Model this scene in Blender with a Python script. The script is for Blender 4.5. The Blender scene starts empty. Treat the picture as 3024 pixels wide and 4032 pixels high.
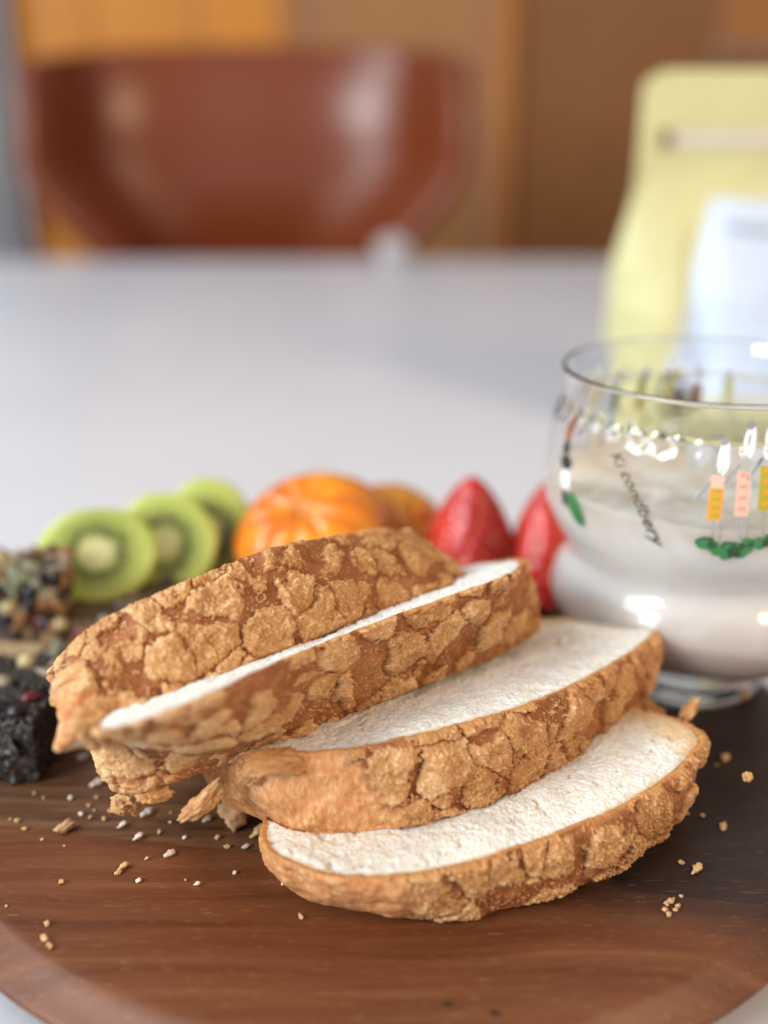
import bpy, bmesh, math, random
import numpy as np
from mathutils import Vector, Matrix, Euler

# ------------------------------------------------------------------ camera, world, lights
scene = bpy.context.scene
C = scene.collection
R = math.radians

cam_d = bpy.data.cameras.new("camera")
cam = bpy.data.objects.new("camera", cam_d); C.objects.link(cam)
cam.location = (0, 0, 0.17)
cam.rotation_euler = (R(70), 0, 0)
cam_d.sensor_fit = 'VERTICAL'; cam_d.sensor_height = 36; cam_d.lens = 39.06
cam_d.shift_x = 0.0
cam_d.clip_start = 0.01; cam_d.clip_end = 50
cam_d.dof.use_dof = True
cam_d.dof.focus_distance = 0.260
cam_d.dof.aperture_fstop = 3.8
scene.camera = cam

w = bpy.data.worlds.new("World"); scene.world = w; w.use_nodes = True
bg = w.node_tree.nodes["Background"]
bg.inputs[0].default_value = (0.80, 0.86, 1.0, 1); bg.inputs[1].default_value = 0.34

def area(name, loc, target, sx, sy, power, col):
    l = bpy.data.lights.new(name, 'AREA'); l.shape = 'RECTANGLE'; l.size = sx; l.size_y = sy
    l.energy = power; l.color = col
    o = bpy.data.objects.new(name, l); C.objects.link(o); o.location = loc
    o.rotation_euler = (Vector(target) - Vector(loc)).to_track_quat('-Z', 'Y').to_euler()
    return o
area("window_light", (-1.75, -0.85, 1.00), (0, .3, 0), 1.2, 1.1, 64, (0.95, 0.98, 1.0))
area("high_window_light", (-1.30, 0.55, 1.45), (0, .3, 0), 0.9, 0.9, 16, (0.93, 0.97, 1.0))
area("warm_room_light", (1.05, -0.50, 0.95), (-.1, 1.0, 0), 0.42, 0.42, 15, (1.0, 0.70, 0.42))

vs = scene.view_settings
scene.display_settings.display_device = 'sRGB'
vs.view_transform = 'Standard'; vs.look = 'None'; vs.gamma = 1; vs.exposure = 0.0
scene.cycles.sample_clamp_indirect = 60; vs.use_curve_mapping = False

# ------------------------------------------------------------------ helpers
rng = np.random.default_rng(7); random.seed(7)

def _hash(ix, iy, iz, seed):
    h = (ix.astype(np.int64) * 374761393 + iy.astype(np.int64) * 668265263 + iz.astype(np.int64) * 2147483647 + seed * 1274126177) & 0xffffffff
    h = ((h ^ (h >> 13)) * 1274126177) & 0xffffffff
    h = ((h ^ (h >> 16)) * 2246822519) & 0xffffffff
    return ((h ^ (h >> 15)) & 0xffffff) / float(0xffffff)

def vnoise(x, y, z, seed=0):
    x0 = np.floor(x); y0 = np.floor(y); z0 = np.floor(z)
    fx, fy, fz = x - x0, y - y0, z - z0
    fx = fx * fx * (3 - 2 * fx); fy = fy * fy * (3 - 2 * fy); fz = fz * fz * (3 - 2 * fz)
    r = 0
    for dx in (0, 1):
        for dy in (0, 1):
            for dz in (0, 1):
                wgt = (fx if dx else 1 - fx) * (fy if dy else 1 - fy) * (fz if dz else 1 - fz)
                r = r + wgt * _hash(x0 + dx, y0 + dy, z0 + dz, seed)
    return r * 2 - 1

def fbm(P, scale, octv=4, seed=0, gain=.5):
    a, s, r, tot = 1.0, scale, 0, 0
    for k in range(octv):
        r = r + a * vnoise(P[..., 0] * s + 17.3 * k, P[..., 1] * s - 9.1 * k, P[..., 2] * s + 3.7 * k, seed + k)
        tot += a; a *= gain; s *= 2.03
    return r / tot

def sstep(a, b, x):
    t = np.clip((x - a) / (b - a), 0, 1); return t * t * (3 - 2 * t)

def grid_mesh(name, V, wrap_i=False, flip=False, attrs=None, extra=None):
    """V: (ni, nj, 3) array -> quad grid mesh"""
    ni, nj = V.shape[:2]
    idx = np.arange(ni * nj).reshape(ni, nj)
    if wrap_i: idx = np.vstack([idx, idx[:1]])
    a, b, c, d = idx[:-1, :-1], idx[1:, :-1], idx[1:, 1:], idx[:-1, 1:]
    F = np.stack([a, b, c, d] if not flip else [a, d, c, b], -1).reshape(-1, 4)
    return np_mesh(name, V.reshape(-1, 3), F, attrs)

def np_mesh(name, V, F, attrs=None, smooth=True):
    me = bpy.data.meshes.new(name)
    me.vertices.add(len(V)); me.vertices.foreach_set("co", np.ascontiguousarray(V, dtype=np.float32).ravel())
    n = F.shape[1]
    me.loops.add(F.size); me.loops.foreach_set("vertex_index", np.ascontiguousarray(F, dtype=np.int32).ravel())
    me.polygons.add(len(F)); me.polygons.foreach_set("loop_start", np.arange(0, F.size, n, dtype=np.int32))
    me.polygons.foreach_set("loop_total", np.full(len(F), n, dtype=np.int32))
    me.polygons.foreach_set("use_smooth", np.full(len(F), smooth))
    me.update(calc_edges=True); me.validate()
    for k, v in (attrs or {}).items():
        at = me.attributes.new(k, 'FLOAT', 'POINT'); at.data.foreach_set("value", np.ascontiguousarray(v, dtype=np.float32).ravel())
    return me

def link(name, me, m=None, parent=None, **props):
    o = bpy.data.objects.new(name, me); C.objects.link(o)
    if m is not None and me is not None and not me.materials: me.materials.append(m)
    if parent is not None: o.parent = parent
    for k, v in props.items(): o[k] = v
    return o

def empty(name, loc, label, cat, group=None, rz=0):
    o = bpy.data.objects.new(name, None); C.objects.link(o); o.location = loc; o.rotation_euler = (0, 0, rz)
    o.empty_display_size = .02
    o['label'] = label; o['category'] = cat
    if group: o['group'] = group
    return o

def bm_mesh(name, bm, smooth=False):
    me = bpy.data.meshes.new(name); bm.to_mesh(me); bm.free()
    for p in me.polygons: p.use_smooth = smooth
    return me

def box_bm(x0, x1, y0, y1, z0, z1, bev=0, seg=2):
    bm = bmesh.new(); bmesh.ops.create_cube(bm, size=1)
    for v in bm.verts:
        v.co = Vector(((x0 + x1) / 2 + v.co.x * (x1 - x0), (y0 + y1) / 2 + v.co.y * (y1 - y0), (z0 + z1) / 2 + v.co.z * (z1 - z0)))
    if bev: bmesh.ops.bevel(bm, geom=list(bm.edges), offset=bev, segments=seg, affect='EDGES', profile=.5)
    return bm

def lathe(name, prof, n=128, attrs=None):
    pr = np.array(prof, float); a = np.linspace(0, 2 * np.pi, n, endpoint=False)
    V = np.empty((n, len(pr), 3)); V[..., 0] = np.cos(a)[:, None] * pr[:, 0]; V[..., 1] = np.sin(a)[:, None] * pr[:, 0]; V[..., 2] = pr[:, 1]
    return grid_mesh(name, V, wrap_i=True)

# -- node helpers
def mat(name, col=(.8, .8, .8), rough=.5, **kw):
    m = bpy.data.materials.new(name); m.use_nodes = True
    b = m.node_tree.nodes["Principled BSDF"]
    b.inputs["Base Color"].default_value = (*col, 1); b.inputs["Roughness"].default_value = rough
    for k, v in kw.items(): b.inputs[k.replace('_', ' ')].default_value = v
    return m, m.node_tree, b
def N(nt, typ, **kw):
    n = nt.nodes.new(typ)
    for k, v in kw.items():
        if k in n.inputs: n.inputs[k].default_value = v
        else: setattr(n, k, v)
    return n
def objcoord(nt, scale=(1, 1, 1), rot=(0, 0, 0), loc=(0, 0, 0)):
    t = nt.nodes.new("ShaderNodeTexCoord"); mp = nt.nodes.new("ShaderNodeMapping")
    mp.inputs["Scale"].default_value = scale; mp.inputs["Rotation"].default_value = rot; mp.inputs["Location"].default_value = loc
    nt.links.new(t.outputs["Object"], mp.inputs[0]); return mp.outputs[0]
def noise(nt, vec, scale, detail=4, rough=.55, dist=0):
    n = N(nt, "ShaderNodeTexNoise"); n.inputs["Scale"].default_value = scale; n.inputs["Detail"].default_value = detail
    n.inputs["Roughness"].default_value = rough; n.inputs["Distortion"].default_value = dist
    nt.links.new(vec, n.inputs["Vector"]); return n.outputs["Fac"]
def ramp(nt, fac, stops):
    r = nt.nodes.new("ShaderNodeValToRGB"); e = r.color_ramp.elements
    while len(e) < len(stops): e.new(.5)
    for i, (p, c) in enumerate(stops): e[i].position = p; e[i].color = (*c, 1) if len(c) == 3 else c
    nt.links.new(fac, r.inputs[0]); return r.outputs[0]
def mix(nt, fac, a, b, typ='MIX'):
    m = nt.nodes.new("ShaderNodeMix"); m.data_type = 'RGBA'; m.blend_type = typ
    for s, v in ((m.inputs[0], fac), (m.inputs[6], a), (m.inputs[7], b)):
        if isinstance(v, (int, float)): s.default_value = v
        elif isinstance(v, tuple): s.default_value = (*v, 1)
        else: nt.links.new(v, s)
    return m.outputs[2]
def math_n(nt, op, a, b=0.0, c=0.0, clamp=False):
    m = nt.nodes.new("ShaderNodeMath"); m.operation = op; m.use_clamp = clamp
    for i, v in enumerate((a, b, c)):
        if isinstance(v, (int, float)): m.inputs[i].default_value = v
        else: nt.links.new(v, m.inputs[i])
    return m.outputs[0]
def bump(nt, b, h, strength, dist):
    n = nt.nodes.new("ShaderNodeBump"); n.inputs["Strength"].default_value = strength; n.inputs["Distance"].default_value = dist
    nt.links.new(h, n.inputs["Height"]); nt.links.new(n.outputs[0], b.inputs["Normal"]); return n
def attr(nt, name):
    a = nt.nodes.new("ShaderNodeAttribute"); a.attribute_name = name; return a.outputs["Fac"]

# ------------------------------------------------------------------ setting: floor, wall, table
ZT = -0.018            # table top
mt, nt, b = mat("floor_wood", (.30, .17, .08), .45)
link("floor", bm_mesh("floor", box_bm(-4, 4, -3, 4, ZT - .77, ZT - .74)), mt, kind="structure")

def wood_panel(name, c1, c2, rough=.4, sc=(6, 6, .8)):
    m, nt, b = mat(name, c1, rough); b.inputs['Specular IOR Level'].default_value = .15
    v = objcoord(nt, sc); f = noise(nt, v, 6, 6, .6, .6)
    nt.links.new(ramp(nt, f, [(.3, c1), (.7, c2)]), b.inputs["Base Color"])
    return m
m_orange = wood_panel("orange_wood", (.66, .25, .04), (.80, .33, .055))
m_tan = wood_panel("tan_wood", (.42, .21, .085), (.48, .245, .10))
m_stile = wood_panel("stile_wood", (.46, .19, .06), (.54, .23, .07))
m_brown = wood_panel("brown_wood", (.27, .115, .038), (.33, .145, .050))
m_redbrown = wood_panel("red_wood", (.42, .17, .05), (.50, .20, .06))
wall = empty("panelled_wall", (0, 2.4, ZT - .74), "wooden panelled cabinet front far behind the chair, orange boards beside brown ones", "cabinet")
def wpart(name, x0, x1, z0, z1, y0, y1, m):
    bm = box_bm(x0, x1, y0, y1, z0, z1, .003, 1)
    return link(name, bm_mesh(name, bm), m, wall)
Z0 = 0; Z1 = 1.9
wpart("panel", -.742, -.58, Z0, Z1, -.02, .0, m_orange)
wpart("panel", -.577, -.37, Z0, Z1, -.021, .0, m_orange)
wpart("panel", -.367, -.205, Z0, Z1, -.02, .0, m_orange)
wpart("stile", -.202, -.165, Z0, Z1, -.03, .0, m_stile)
wpart("panel", -.162, .205, Z0, Z1, -.012, .0, m_tan)
wpart("stile", .208, .262, Z0, Z1, -.035, .0, m_stile)
wpart("panel", .265, .66, Z0, Z1, -.01, .0, m_brown)
wpart("panel", .663, 1.6, Z0, 1.035, -.014, .0, m_brown)
wpart("rail", .663, 1.6, 1.04, Z1, -.03, .0, m_redbrown)

mdf, nt, b = mat("grey_paint", (.36, .40, .42), .5)
dfr = empty("door_frame", (-1.0, 2.3, ZT - .74), "pale grey painted upright at the left edge beside the orange boards", "door frame")
link("upright", bm_mesh("upright", box_bm(-.6, .262, -.03, .02, 0, 1.9, .008)), mdf, dfr)
link("moulding", bm_mesh("moulding", box_bm(.18, .25, -.05, -.0302, 0, 1.9, .008)), mdf, dfr)

mtab, nt, b = mat("white_laminate", (.74, .755, .79), .33)
v = objcoord(nt, (1, 1, 1)); f = noise(nt, v, 3.0, 5, .6, 1.2)
nt.links.new(ramp(nt, f, [(.35, (.64, .665, .705)), (.55, (.67, .69, .73)), (.75, (.70, .715, .735))]), b.inputs["Base Color"])
table = empty("dining_table", (0, .75, ZT - .74), "white table top that the round board stands on", "table")
bm = box_bm(-1.0, 1.05, -1.1, .74, .71, .74, .004, 3)
link("tabletop", bm_mesh("tabletop", bm), mtab, table)
for x in (-.92, .97):
    for y in (-1.02, .62):
        link("leg", bm_mesh("leg", box_bm(x - .025, x + .025, y - .025, y + .025, 0, .7095, .004)), mdf, table)

# small crumpled tissue at far table edge
mti, nt, b = mat("tissue_paper", (.50, .47, .47), .9)
bm = bmesh.new(); bmesh.ops.create_icosphere(bm, subdivisions=4, radius=1)
P = np.array([v.co[:] for v in bm.verts]); d = fbm(P, 1.6, 4, 5); d2 = np.abs(fbm(P, 3.1, 3, 9))
for v, a, c in zip(bm.verts, d, d2): v.co = v.co * (1 + .5 * a - .5 * c); v.co.x *= .024; v.co.y *= .02; v.co.z = max(v.co.z, -.62) * .024
o = link("crumpled_tissue", bm_mesh("tissue", bm, True), mti, None, label="small whitish crumpled tissue at the far edge of the white table", category="tissue")
o.location = (.012, 1.45, ZT + .0152)

# ------------------------------------------------------------------ chair
mch, nt, b = mat("chair_leather", (.19, .042, .012), .28)
b.inputs["Specular IOR Level"].default_value = .50
f = noise(nt, objcoord(nt), 220, 3); bump(nt, b, f, .1, .001)
chair = empty("chair", (-.181, 1.66, ZT - .74), "reddish brown glossy tub chair standing behind the far edge of the white table", "chair")
ni, nj = 60, 60
uu = np.linspace(-1, 1, ni)[:, None]; tt = np.linspace(0, 1, nj)[None, :]     # t 0 = top
top_z = 1.012 - .006 * np.abs(uu) ** 2 - .006 * sstep(.55, 1, -uu) - .02 * np.abs(uu) ** 8
zz = top_z + (.44 - top_z) * tt
hw = .276 - .004 * tt - .125 * sstep(.22, .56, tt) - .03 * sstep(.6, 1, tt) + .0 * uu
xx = uu * hw
yy = -.10 * np.abs(uu) ** 3.5 + .42 * np.clip(tt - .25, -.3, .6) ** 2 - .07 * sstep(.76, .96, np.abs(uu))
V = np.stack([xx + 0 * zz, yy + 0 * zz, zz], -1)
me = grid_mesh("backrest", V)
o = link("backrest", me, mch, chair); md = o.modifiers.new("solid", 'SOLIDIFY'); md.thickness = .028; md.offset = 1
md = o.modifiers.new("bev", 'BEVEL'); md.width = .01; md.segments = 3
bm = box_bm(-.19, .19, -.42, .12, .42, .47, .02, 3); link("seat", bm_mesh("seat", bm, True), mch, chair)
mleg, _, _ = mat("chair_leg_wood", (.12, .05, .02), .4)
for x in (-.17, .17):
    for y in (-.38, -.04):
        bm = bmesh.new(); bmesh.ops.create_cone(bm, segments=16, radius1=.012, radius2=.018, depth=.419, cap_ends=True, matrix=Matrix.Translation((x, y, .21)))
        link("leg", bm_mesh("leg", bm, False), mleg, chair)

# ------------------------------------------------------------------ board
BC = (-.001, .288); BR = .129
mwd, nt, b = mat("acacia_wood", (.2, .06, .02), .42)
L = nt.links
tc = nt.nodes.new("ShaderNodeTexCoord"); sep = nt.nodes.new("ShaderNodeSeparateXYZ"); L.new(tc.outputs["Object"], sep.inputs[0])
X, Y = sep.outputs[0], sep.outputs[1]     # object origin = board centre
v1 = objcoord(nt, (12, 260, 60), (0, 0, R(-3)))
warp = objcoord(nt, (9, 9, 9)); wn = N(nt, "ShaderNodeTexNoise"); wn.inputs["Scale"].default_value = 1.2; L.new(warp, wn.inputs["Vector"])
vm = N(nt, "ShaderNodeVectorMath", operation='MULTIPLY_ADD'); L.new(wn.outputs["Color"], vm.inputs[0]); vm.inputs[1].default_value = (1.2, 4.2, 1); L.new(v1, vm.inputs[2])
g1 = noise(nt, vm.outputs[0], 1.1, 7, .62)
front_col = ramp(nt, g1, [(.28, (.092, .028, .0095)), (.44, (.130, .042, .0145)), (.56, (.155, .054, .019)), (.74, (.205, .080, .030))])
v2 = objcoord(nt, (16, 190, 50), (0, 0, R(24))); g2 = noise(nt, v2, 1.2, 6, .7, .4)
back_col = ramp(nt, g2, [(.30, (.045, .019, .009)), (.47, (.115, .050, .022)), (.62, (.19, .09, .042)), (.8, (.26, .14, .07))])
v3 = objcoord(nt, (10, 90, 40), (0, 0, R(-20))); g3 = noise(nt, v3, 1.2, 6, .6)
dark_col = ramp(nt, g3, [(.3, (.022, .012, .0095)), (.6, (.036, .020, .016)), (.8, (.055, .030, .022))])
# heartwood figure: edge runs diagonally over the right of the board
nb = noise(nt, objcoord(nt, (1, 1, 1)), 28, 4, .6)
e = math_n(nt, 'ADD', math_n(nt, 'MULTIPLY', X, 1.0), math_n(nt, 'MULTIPLY', Y, .20))
e = math_n(nt, 'ADD', e, math_n(nt, 'MULTIPLY', math_n(nt, 'SUBTRACT', nb, .5), .030))
hm = nt.nodes.new("ShaderNodeMapRange"); hm.interpolation_type = 'SMOOTHSTEP'; L.new(e, hm.inputs[0])
hm.inputs[1].default_value = .030; hm.inputs[2].default_value = .044
back_m = attr(nt, "back_stave")
col = mix(nt, back_m, front_col, back_col)
col = mix(nt, math_n(nt, 'MULTIPLY', hm.outputs[0], back_m), col, dark_col)
nj = math_n(nt, 'ADD', math_n(nt, 'ADD', math_n(nt, 'MULTIPLY', X, .16), Y), math_n(nt, 'MULTIPLY', math_n(nt, 'SUBTRACT', nb, .5), .016))
jr = nt.nodes.new("ShaderNodeMapRange"); jr.interpolation_type = 'SMOOTHSTEP'; L.new(nj, jr.inputs[0]); jr.inputs[1].default_value = -.085; jr.inputs[2].default_value = -.066
xr = nt.nodes.new("ShaderNodeMapRange"); xr.interpolation_type = 'SMOOTHSTEP'; L.new(X, xr.inputs[0]); xr.inputs[1].default_value = .0; xr.inputs[2].default_value = .06
fm = math_n(nt, 'MULTIPLY', math_n(nt, 'MULTIPLY', jr.outputs[0], xr.outputs[0]), math_n(nt, 'SUBTRACT', 1.0, back_m))
col = mix(nt, math_n(nt, 'MULTIPLY', fm, .8), col, dark_col)
# pores: short flecks along the grain
pv = objcoord(nt, (230, 2600, 900), (0, 0, R(-2))); pn = noise(nt, pv, 1.0, 1, .5)
pm = ramp(nt, pn, [(.66, (0, 0, 0)), (.74, (1, 1, 1))])
pmask = math_n(nt, 'MULTIPLY', pm, math_n(nt, 'SUBTRACT', .42, math_n(nt, 'MULTIPLY', math_n(nt, 'ADD', Y, .112), 4.0), clamp=True))
col = mix(nt, pmask, col, (.42, .24, .13))
pn2 = noise(nt, objcoord(nt, (300, 2200, 900), (0, 0, R(8))), 1.0, 2, .5)
pm2 = ramp(nt, pn2, [(.20, (1, 1, 1)), (.30, (0, 0, 0))])
col = mix(nt, math_n(nt, 'MULTIPLY', pm2, .65), col, (.03, .012, .006))
L.new(col, b.inputs["Base Color"])
L.new(math_n(nt, 'ADD', .36, math_n(nt, 'MULTIPLY', g1, .22)), b.inputs["Roughness"])
b.inputs['Specular IOR Level'].default_value = .4
bump(nt, b, math_n(nt, 'ADD', math_n(nt, 'MULTIPLY', pn2, .6), g1), .25, .0004)

board = empty("round_wooden_board", (BC[0], BC[1], ZT), "round reddish brown wooden serving board with a sloping rim under the bread", "serving board")
T = .018
prof = [(0, .0008), (BR - .016, .0008), (BR - .010, .0020), (BR - .003, .0065), (BR - .0005, .0100), (BR, .0112), (BR - .0003, .0120), (BR - .0011, .0127), (BR - .0024, .0135), (BR - .0040, .0149), (BR - .0054, .0161), (BR - .0066, .0172), (BR - .0075, .0177), (BR - .0084, .01793), (BR - .0098, T), (BR * .7, T), (BR * .45, T), (BR * .2, T), (0.0002, T)]
def stave(k):
    bm = bmesh.new(); n = 240
    rings = []
    for r, z in prof[1:-1]:
        rings.append([bm.verts.new((r * math.cos(2 * math.pi * i / n), r * math.sin(2 * math.pi * i / n), z)) for i in range(n)])
    for q in range(len(rings) - 1):
        for i in range(n):
            bm.faces.new((rings[q][i], rings[q][(i + 1) % n], rings[q + 1][(i + 1) % n], rings[q + 1][i]))
    bm.faces.new(list(reversed(rings[0]))); bm.faces.new(rings[-1])
    # joint line between the two staves, slightly off the board's x axis
    p = Vector((-.009, -.066, 0)); nrm = Vector((.16, 1, 0)).normalized()
    s = 1 if k == 0 else -1
    g = list(bm.verts) + list(bm.edges) + list(bm.faces)
    res = bmesh.ops.bisect_plane(bm, geom=g, plane_co=p - nrm * (s * .00006), plane_no=nrm * s, clear_outer=True)
    ed = [e_ for e_ in res['geom_cut'] if isinstance(e_, bmesh.types.BMEdge)]
    bmesh.ops.contextual_create(bm, geom=ed)
    bmesh.ops.recalc_face_normals(bm, faces=list(bm.faces))
    me = bm_mesh("stave", bm)
    at = me.attributes.new("back_stave", 'FLOAT', 'POINT'); at.data.foreach_set("value", [float(k)] * len(me.vertices))
    o = link("stave", me, mwd, board)
    for p_ in me.polygons: p_.use_smooth = len(p_.vertices) <= 4 and abs(p_.normal.z) < .9995
    return o
stave(0)["label"] = "front stave of reddish wood"
stave(1)["label"] = "back stave of darker diagonal-grained wood"
mknot, _, _ = mat("knot", (.02, .008, .005), .6)
for (x, y, a, c) in ((.0128, .1767, .0009, .0006), (.0222, .1743, .0013, .0006)):
    bm = bmesh.new(); bmesh.ops.create_circle(bm, segments=14, radius=1, cap_ends=True)
    for i, v in enumerate(bm.verts): k = 1 + .3 * math.sin(i * 2.1); v.co = Vector((v.co.x * a * k, v.co.y * c * k, 0))
    o = link("knot", bm_mesh("knot", bm), mknot, board); o.location = (x - BC[0], y - BC[1], T + .00008); o.rotation_euler = (0, 0, -.4)

# ------------------------------------------------------------------ bread
# crust material: baked cookie plates over reddish skin
mcr, nt, b = mat("crackled_crust", (.5, .3, .1), .62)
L = nt.links
pl = attr(nt, "plate"); sm = attr(nt, "bare"); ed = attr(nt, "edge"); tn = attr(nt, "tone")
oc = objcoord(nt)
n1 = noise(nt, oc, 160, 5, .6); n2 = noise(nt, oc, 1400, 4, .7); n3 = noise(nt, oc, 420, 4, .6)
plate_c = ramp(nt, math_n(nt, 'ADD', math_n(nt, 'MULTIPLY', tn, .55), math_n(nt, 'MULTIPLY', n2, .45)),
               [(.22, (.29, .110, .034)), (.40, (.43, .198, .068)), (.56, (.57, .305, .120)), (.76, (.77, .52, .27))])
skin_c = ramp(nt, math_n(nt, 'ADD', math_n(nt, 'MULTIPLY', n1, .6), math_n(nt, 'MULTIPLY', n3, .4)),
              [(.30, (.19, .060, .018)), (.48, (.32, .115, .037)), (.66, (.46, .20, .074))])
bare_c = ramp(nt, math_n(nt, 'ADD', math_n(nt, 'MULTIPLY', n1, .40), math_n(nt, 'MULTIPLY', noise(nt, objcoord(nt, (1, 1, .4)), 900, 4, .7), .60)),
              [(.34, (.46, .160, .050)), (.50, (.64, .300, .115)), (.64, (.80, .52, .27))])
c = mix(nt, sm, skin_c, bare_c)
plc = nt.nodes.new('ShaderNodeMapRange'); plc.interpolation_type = 'SMOOTHSTEP'; L.new(math_n(nt, 'ADD', pl, math_n(nt, 'MULTIPLY', math_n(nt, 'SUBTRACT', n2, .5), .5)), plc.inputs[0]); plc.inputs[1].default_value = .12; plc.inputs[2].default_value = .62
c = mix(nt, plc.outputs[0], c, plate_c)
c = mix(nt, ed, c, (.52, .24, .075))
L.new(c, b.inputs["Base Color"])
n4 = noise(nt, oc, 2600, 3, .6)
hh = math_n(nt, 'ADD', math_n(nt, 'MULTIPLY', n2, 1.0), math_n(nt, 'MULTIPLY', n4, .5))
bump(nt, b, hh, .6, .0003)
b.inputs["Subsurface Weight"].default_value = .12; b.inputs["Subsurface Radius"].default_value = (.0016, .0008, .0003); b.inputs["Subsurface Scale"].default_value = 1.0
b.inputs["Specular IOR Level"].default_value = .35

mcb, nt, b = mat("white_crumb", (.86, .83, .74), .9)
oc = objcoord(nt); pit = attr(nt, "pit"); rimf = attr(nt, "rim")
n1 = noise(nt, oc, 900, 4, .65); n2 = noise(nt, oc, 2400, 3, .6)
c = ramp(nt, n1, [(.3, (.70, .655, .54)), (.5, (.79, .765, .69)), (.7, (.85, .835, .78))])
c = mix(nt, pit, c, (.66, .57, .38))
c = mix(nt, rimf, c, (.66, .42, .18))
nt.links.new(c, b.inputs["Base Color"])
bump(nt, b, math_n(nt, 'ADD', n1, math_n(nt, 'MULTIPLY', n2, .6)), .5, .0005)
b.inputs["Subsurface Weight"].default_value = .5; b.inputs["Subsurface Radius"].default_value = (.0055, .0036, .0016); b.inputs["Subsurface Scale"].default_value = 1.0
b.inputs["Specular IOR Level"].default_value = .1

def smooth_closed(pts, n=2400):
    P = np.array(pts, float) / 1000; m = len(P); out = []
    k = n // m
    for i in range(m):
        p0, p1, p2, p3 = P[i - 1], P[i], P[(i + 1) % m], P[(i + 2) % m]
        t = np.linspace(0, 1, k, endpoint=False)[:, None]
        out.append(.5 * (2 * p1 + (p2 - p0) * t + (2 * p0 - 5 * p1 + 4 * p2 - p3) * t * t + (3 * p1 - p0 - 3 * p2 + p3) * t ** 3))
    return np.vstack(out)

def radial(curve, cen, th):
    d = curve - cen; a = np.arctan2(d[:, 1], d[:, 0]); r = np.hypot(d[:, 0], d[:, 1])
    o = np.argsort(a); a = a[o]; r = r[o]
    a = np.r_[a - 2 * np.pi, a, a + 2 * np.pi]; r = np.r_[r, r, r]
    return np.interp(th, a, r)

SL = {
 4: dict(P=(.03, .22, .002), u=(.9498, .3086, .0523), v=(.309, -.9511, 0), n=(-.0498, -.0162, .9986), t=.017, cen=(0, -10),
   top=[(-57, -4), (-52.5, 4), (-45.6, 10.9), (-35.5, 15.5), (-23.9, 17.4), (-10.7, 17.7), (3.9, 15.9), (20.5, 13), (36.7, 7.2), (47.5, 1.0), (54.5, -5), (54.6, -13.4), (50.0, -22.1), (42, -30), (22, -36), (-10, -38), (-38, -32), (-53, -18)],
   bot=[(-52, -13), (-49, -5), (-42, 2), (-32, 8.5), (-22, 12.5), (-9.6, 15), (10.6, 14.4), (27.5, 9.7), (41.1, 2.5), (48, -6), (48, -16), (43, -26), (32, -33), (10, -37), (-18, -37), (-40, -30), (-51, -21)],
   cell=(10.5, 11.0), seed=41, bare=(-60, -30), bulge=.0022, gap=.9, amp=.0009),
 3: dict(P=(.0021, .2111, .0175), u=(.8909, .4539, .0175), v=(.4389, -.87, .2249), n=(-.1173, .1927, .9742), t=.0205, cen=(32, -33),
   top=[(-25, -15), (-17.8, -7.2), (-9.2, -1.8), (0.3, 1.0), (10.8, 3), (25.5, 3.6), (40.9, 2.5), (57.6, -2.0), (74.3, -8.7), (88, -16), (95.5, -22), (98, -31.6), (94.6, -45), (83.9, -56), (70, -62), (45, -66), (10, -66), (-18, -60), (-30, -46), (-31, -28)],
   bot=[(-23, -27), (-20.4, -14), (-14.6, -8.0), (-4.4, -2.0), (3.5, 1.5), (17.5, 3.0), (34.2, 1.1), (52.1, -4.5), (70.0, -10.5), (84, -19), (91, -30), (91, -44), (82, -57), (66, -66), (40, -72), (8, -72), (-14, -66), (-25, -54), (-26, -40)],
   cell=(10.0, 11.0), seed=33, bare=(-60, -3), bulge=.0022, gap=.85, amp=.0012),
 2: dict(P=(-.0034, .2388, .0324), u=(.7875, .6153, .0349), v=(.5513, -.7287, .4063), n=(-.2754, .3007, .9131), t=.021, cen=(2, -18),
   top=[(-65, 2), (-69, 10), (-71, 18), (-68, 24), (-60, 26.5), (-47, 25), (-30, 18), (-13, 15), (4.7, 15), (20, 17), (34, 19), (46, 14), (56, 4), (62, -10), (58, -30), (36, -44), (0, -48), (-36, -44), (-54, -28), (-62, -8)],
   bot=[(-58, -22), (-57.5, -14), (-53, -10), (-45, -7), (-35, -3), (-21.5, -.4), (0.6, -.6), (20, 2), (36, 4), (50, 1), (62, -6), (68, -20), (62, -38), (40, -50), (0, -55), (-32, -53), (-48, -46), (-55, -33)],
   cell=(8.5, 14.0), seed=26, bare=(-90, -62), bulge=.0020, gap=.75, amp=.0012),
 1: dict(P=(-.0243, .2271, .053), u=(.7314, .682, 0), v=(.4906, -.5261, .6947), n=(-.4738, .508, .7193), t=.023, cen=(8, -30),
   top=[(-36, -26), (-34, -12), (-27, -5), (-18, -2), (-8, 1.5), (4, 4.5), (18, 2.5), (32, -2), (50, -9), (66, -18), (74, -32), (66, -48), (30, -60), (-8, -60), (-32, -44)],
   bot=[(-47, -14), (-51, -10), (-49, -8), (-43, -7.5), (-33.9, -6), (-12.1, -1.6), (13.1, 1.2), (37.2, 0), (56, -2), (70, -9), (79, -24), (74, -46), (34, -64), (-4, -58), (-22, -36), (-37, -23)],
   cell=(9.0, 12.5), seed=18, bare=(-90, -40), bulge=.0024, gap=.8, amp=.0012),
}
LAB = {4: "frontmost slice lying flat, white face up",
       3: "second from the front, a curled crust flap at its left end",
       2: "third from the front, only a narrow white strip showing",
       1: "rearmost of the fan, only its cracked brown crust showing"}

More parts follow.
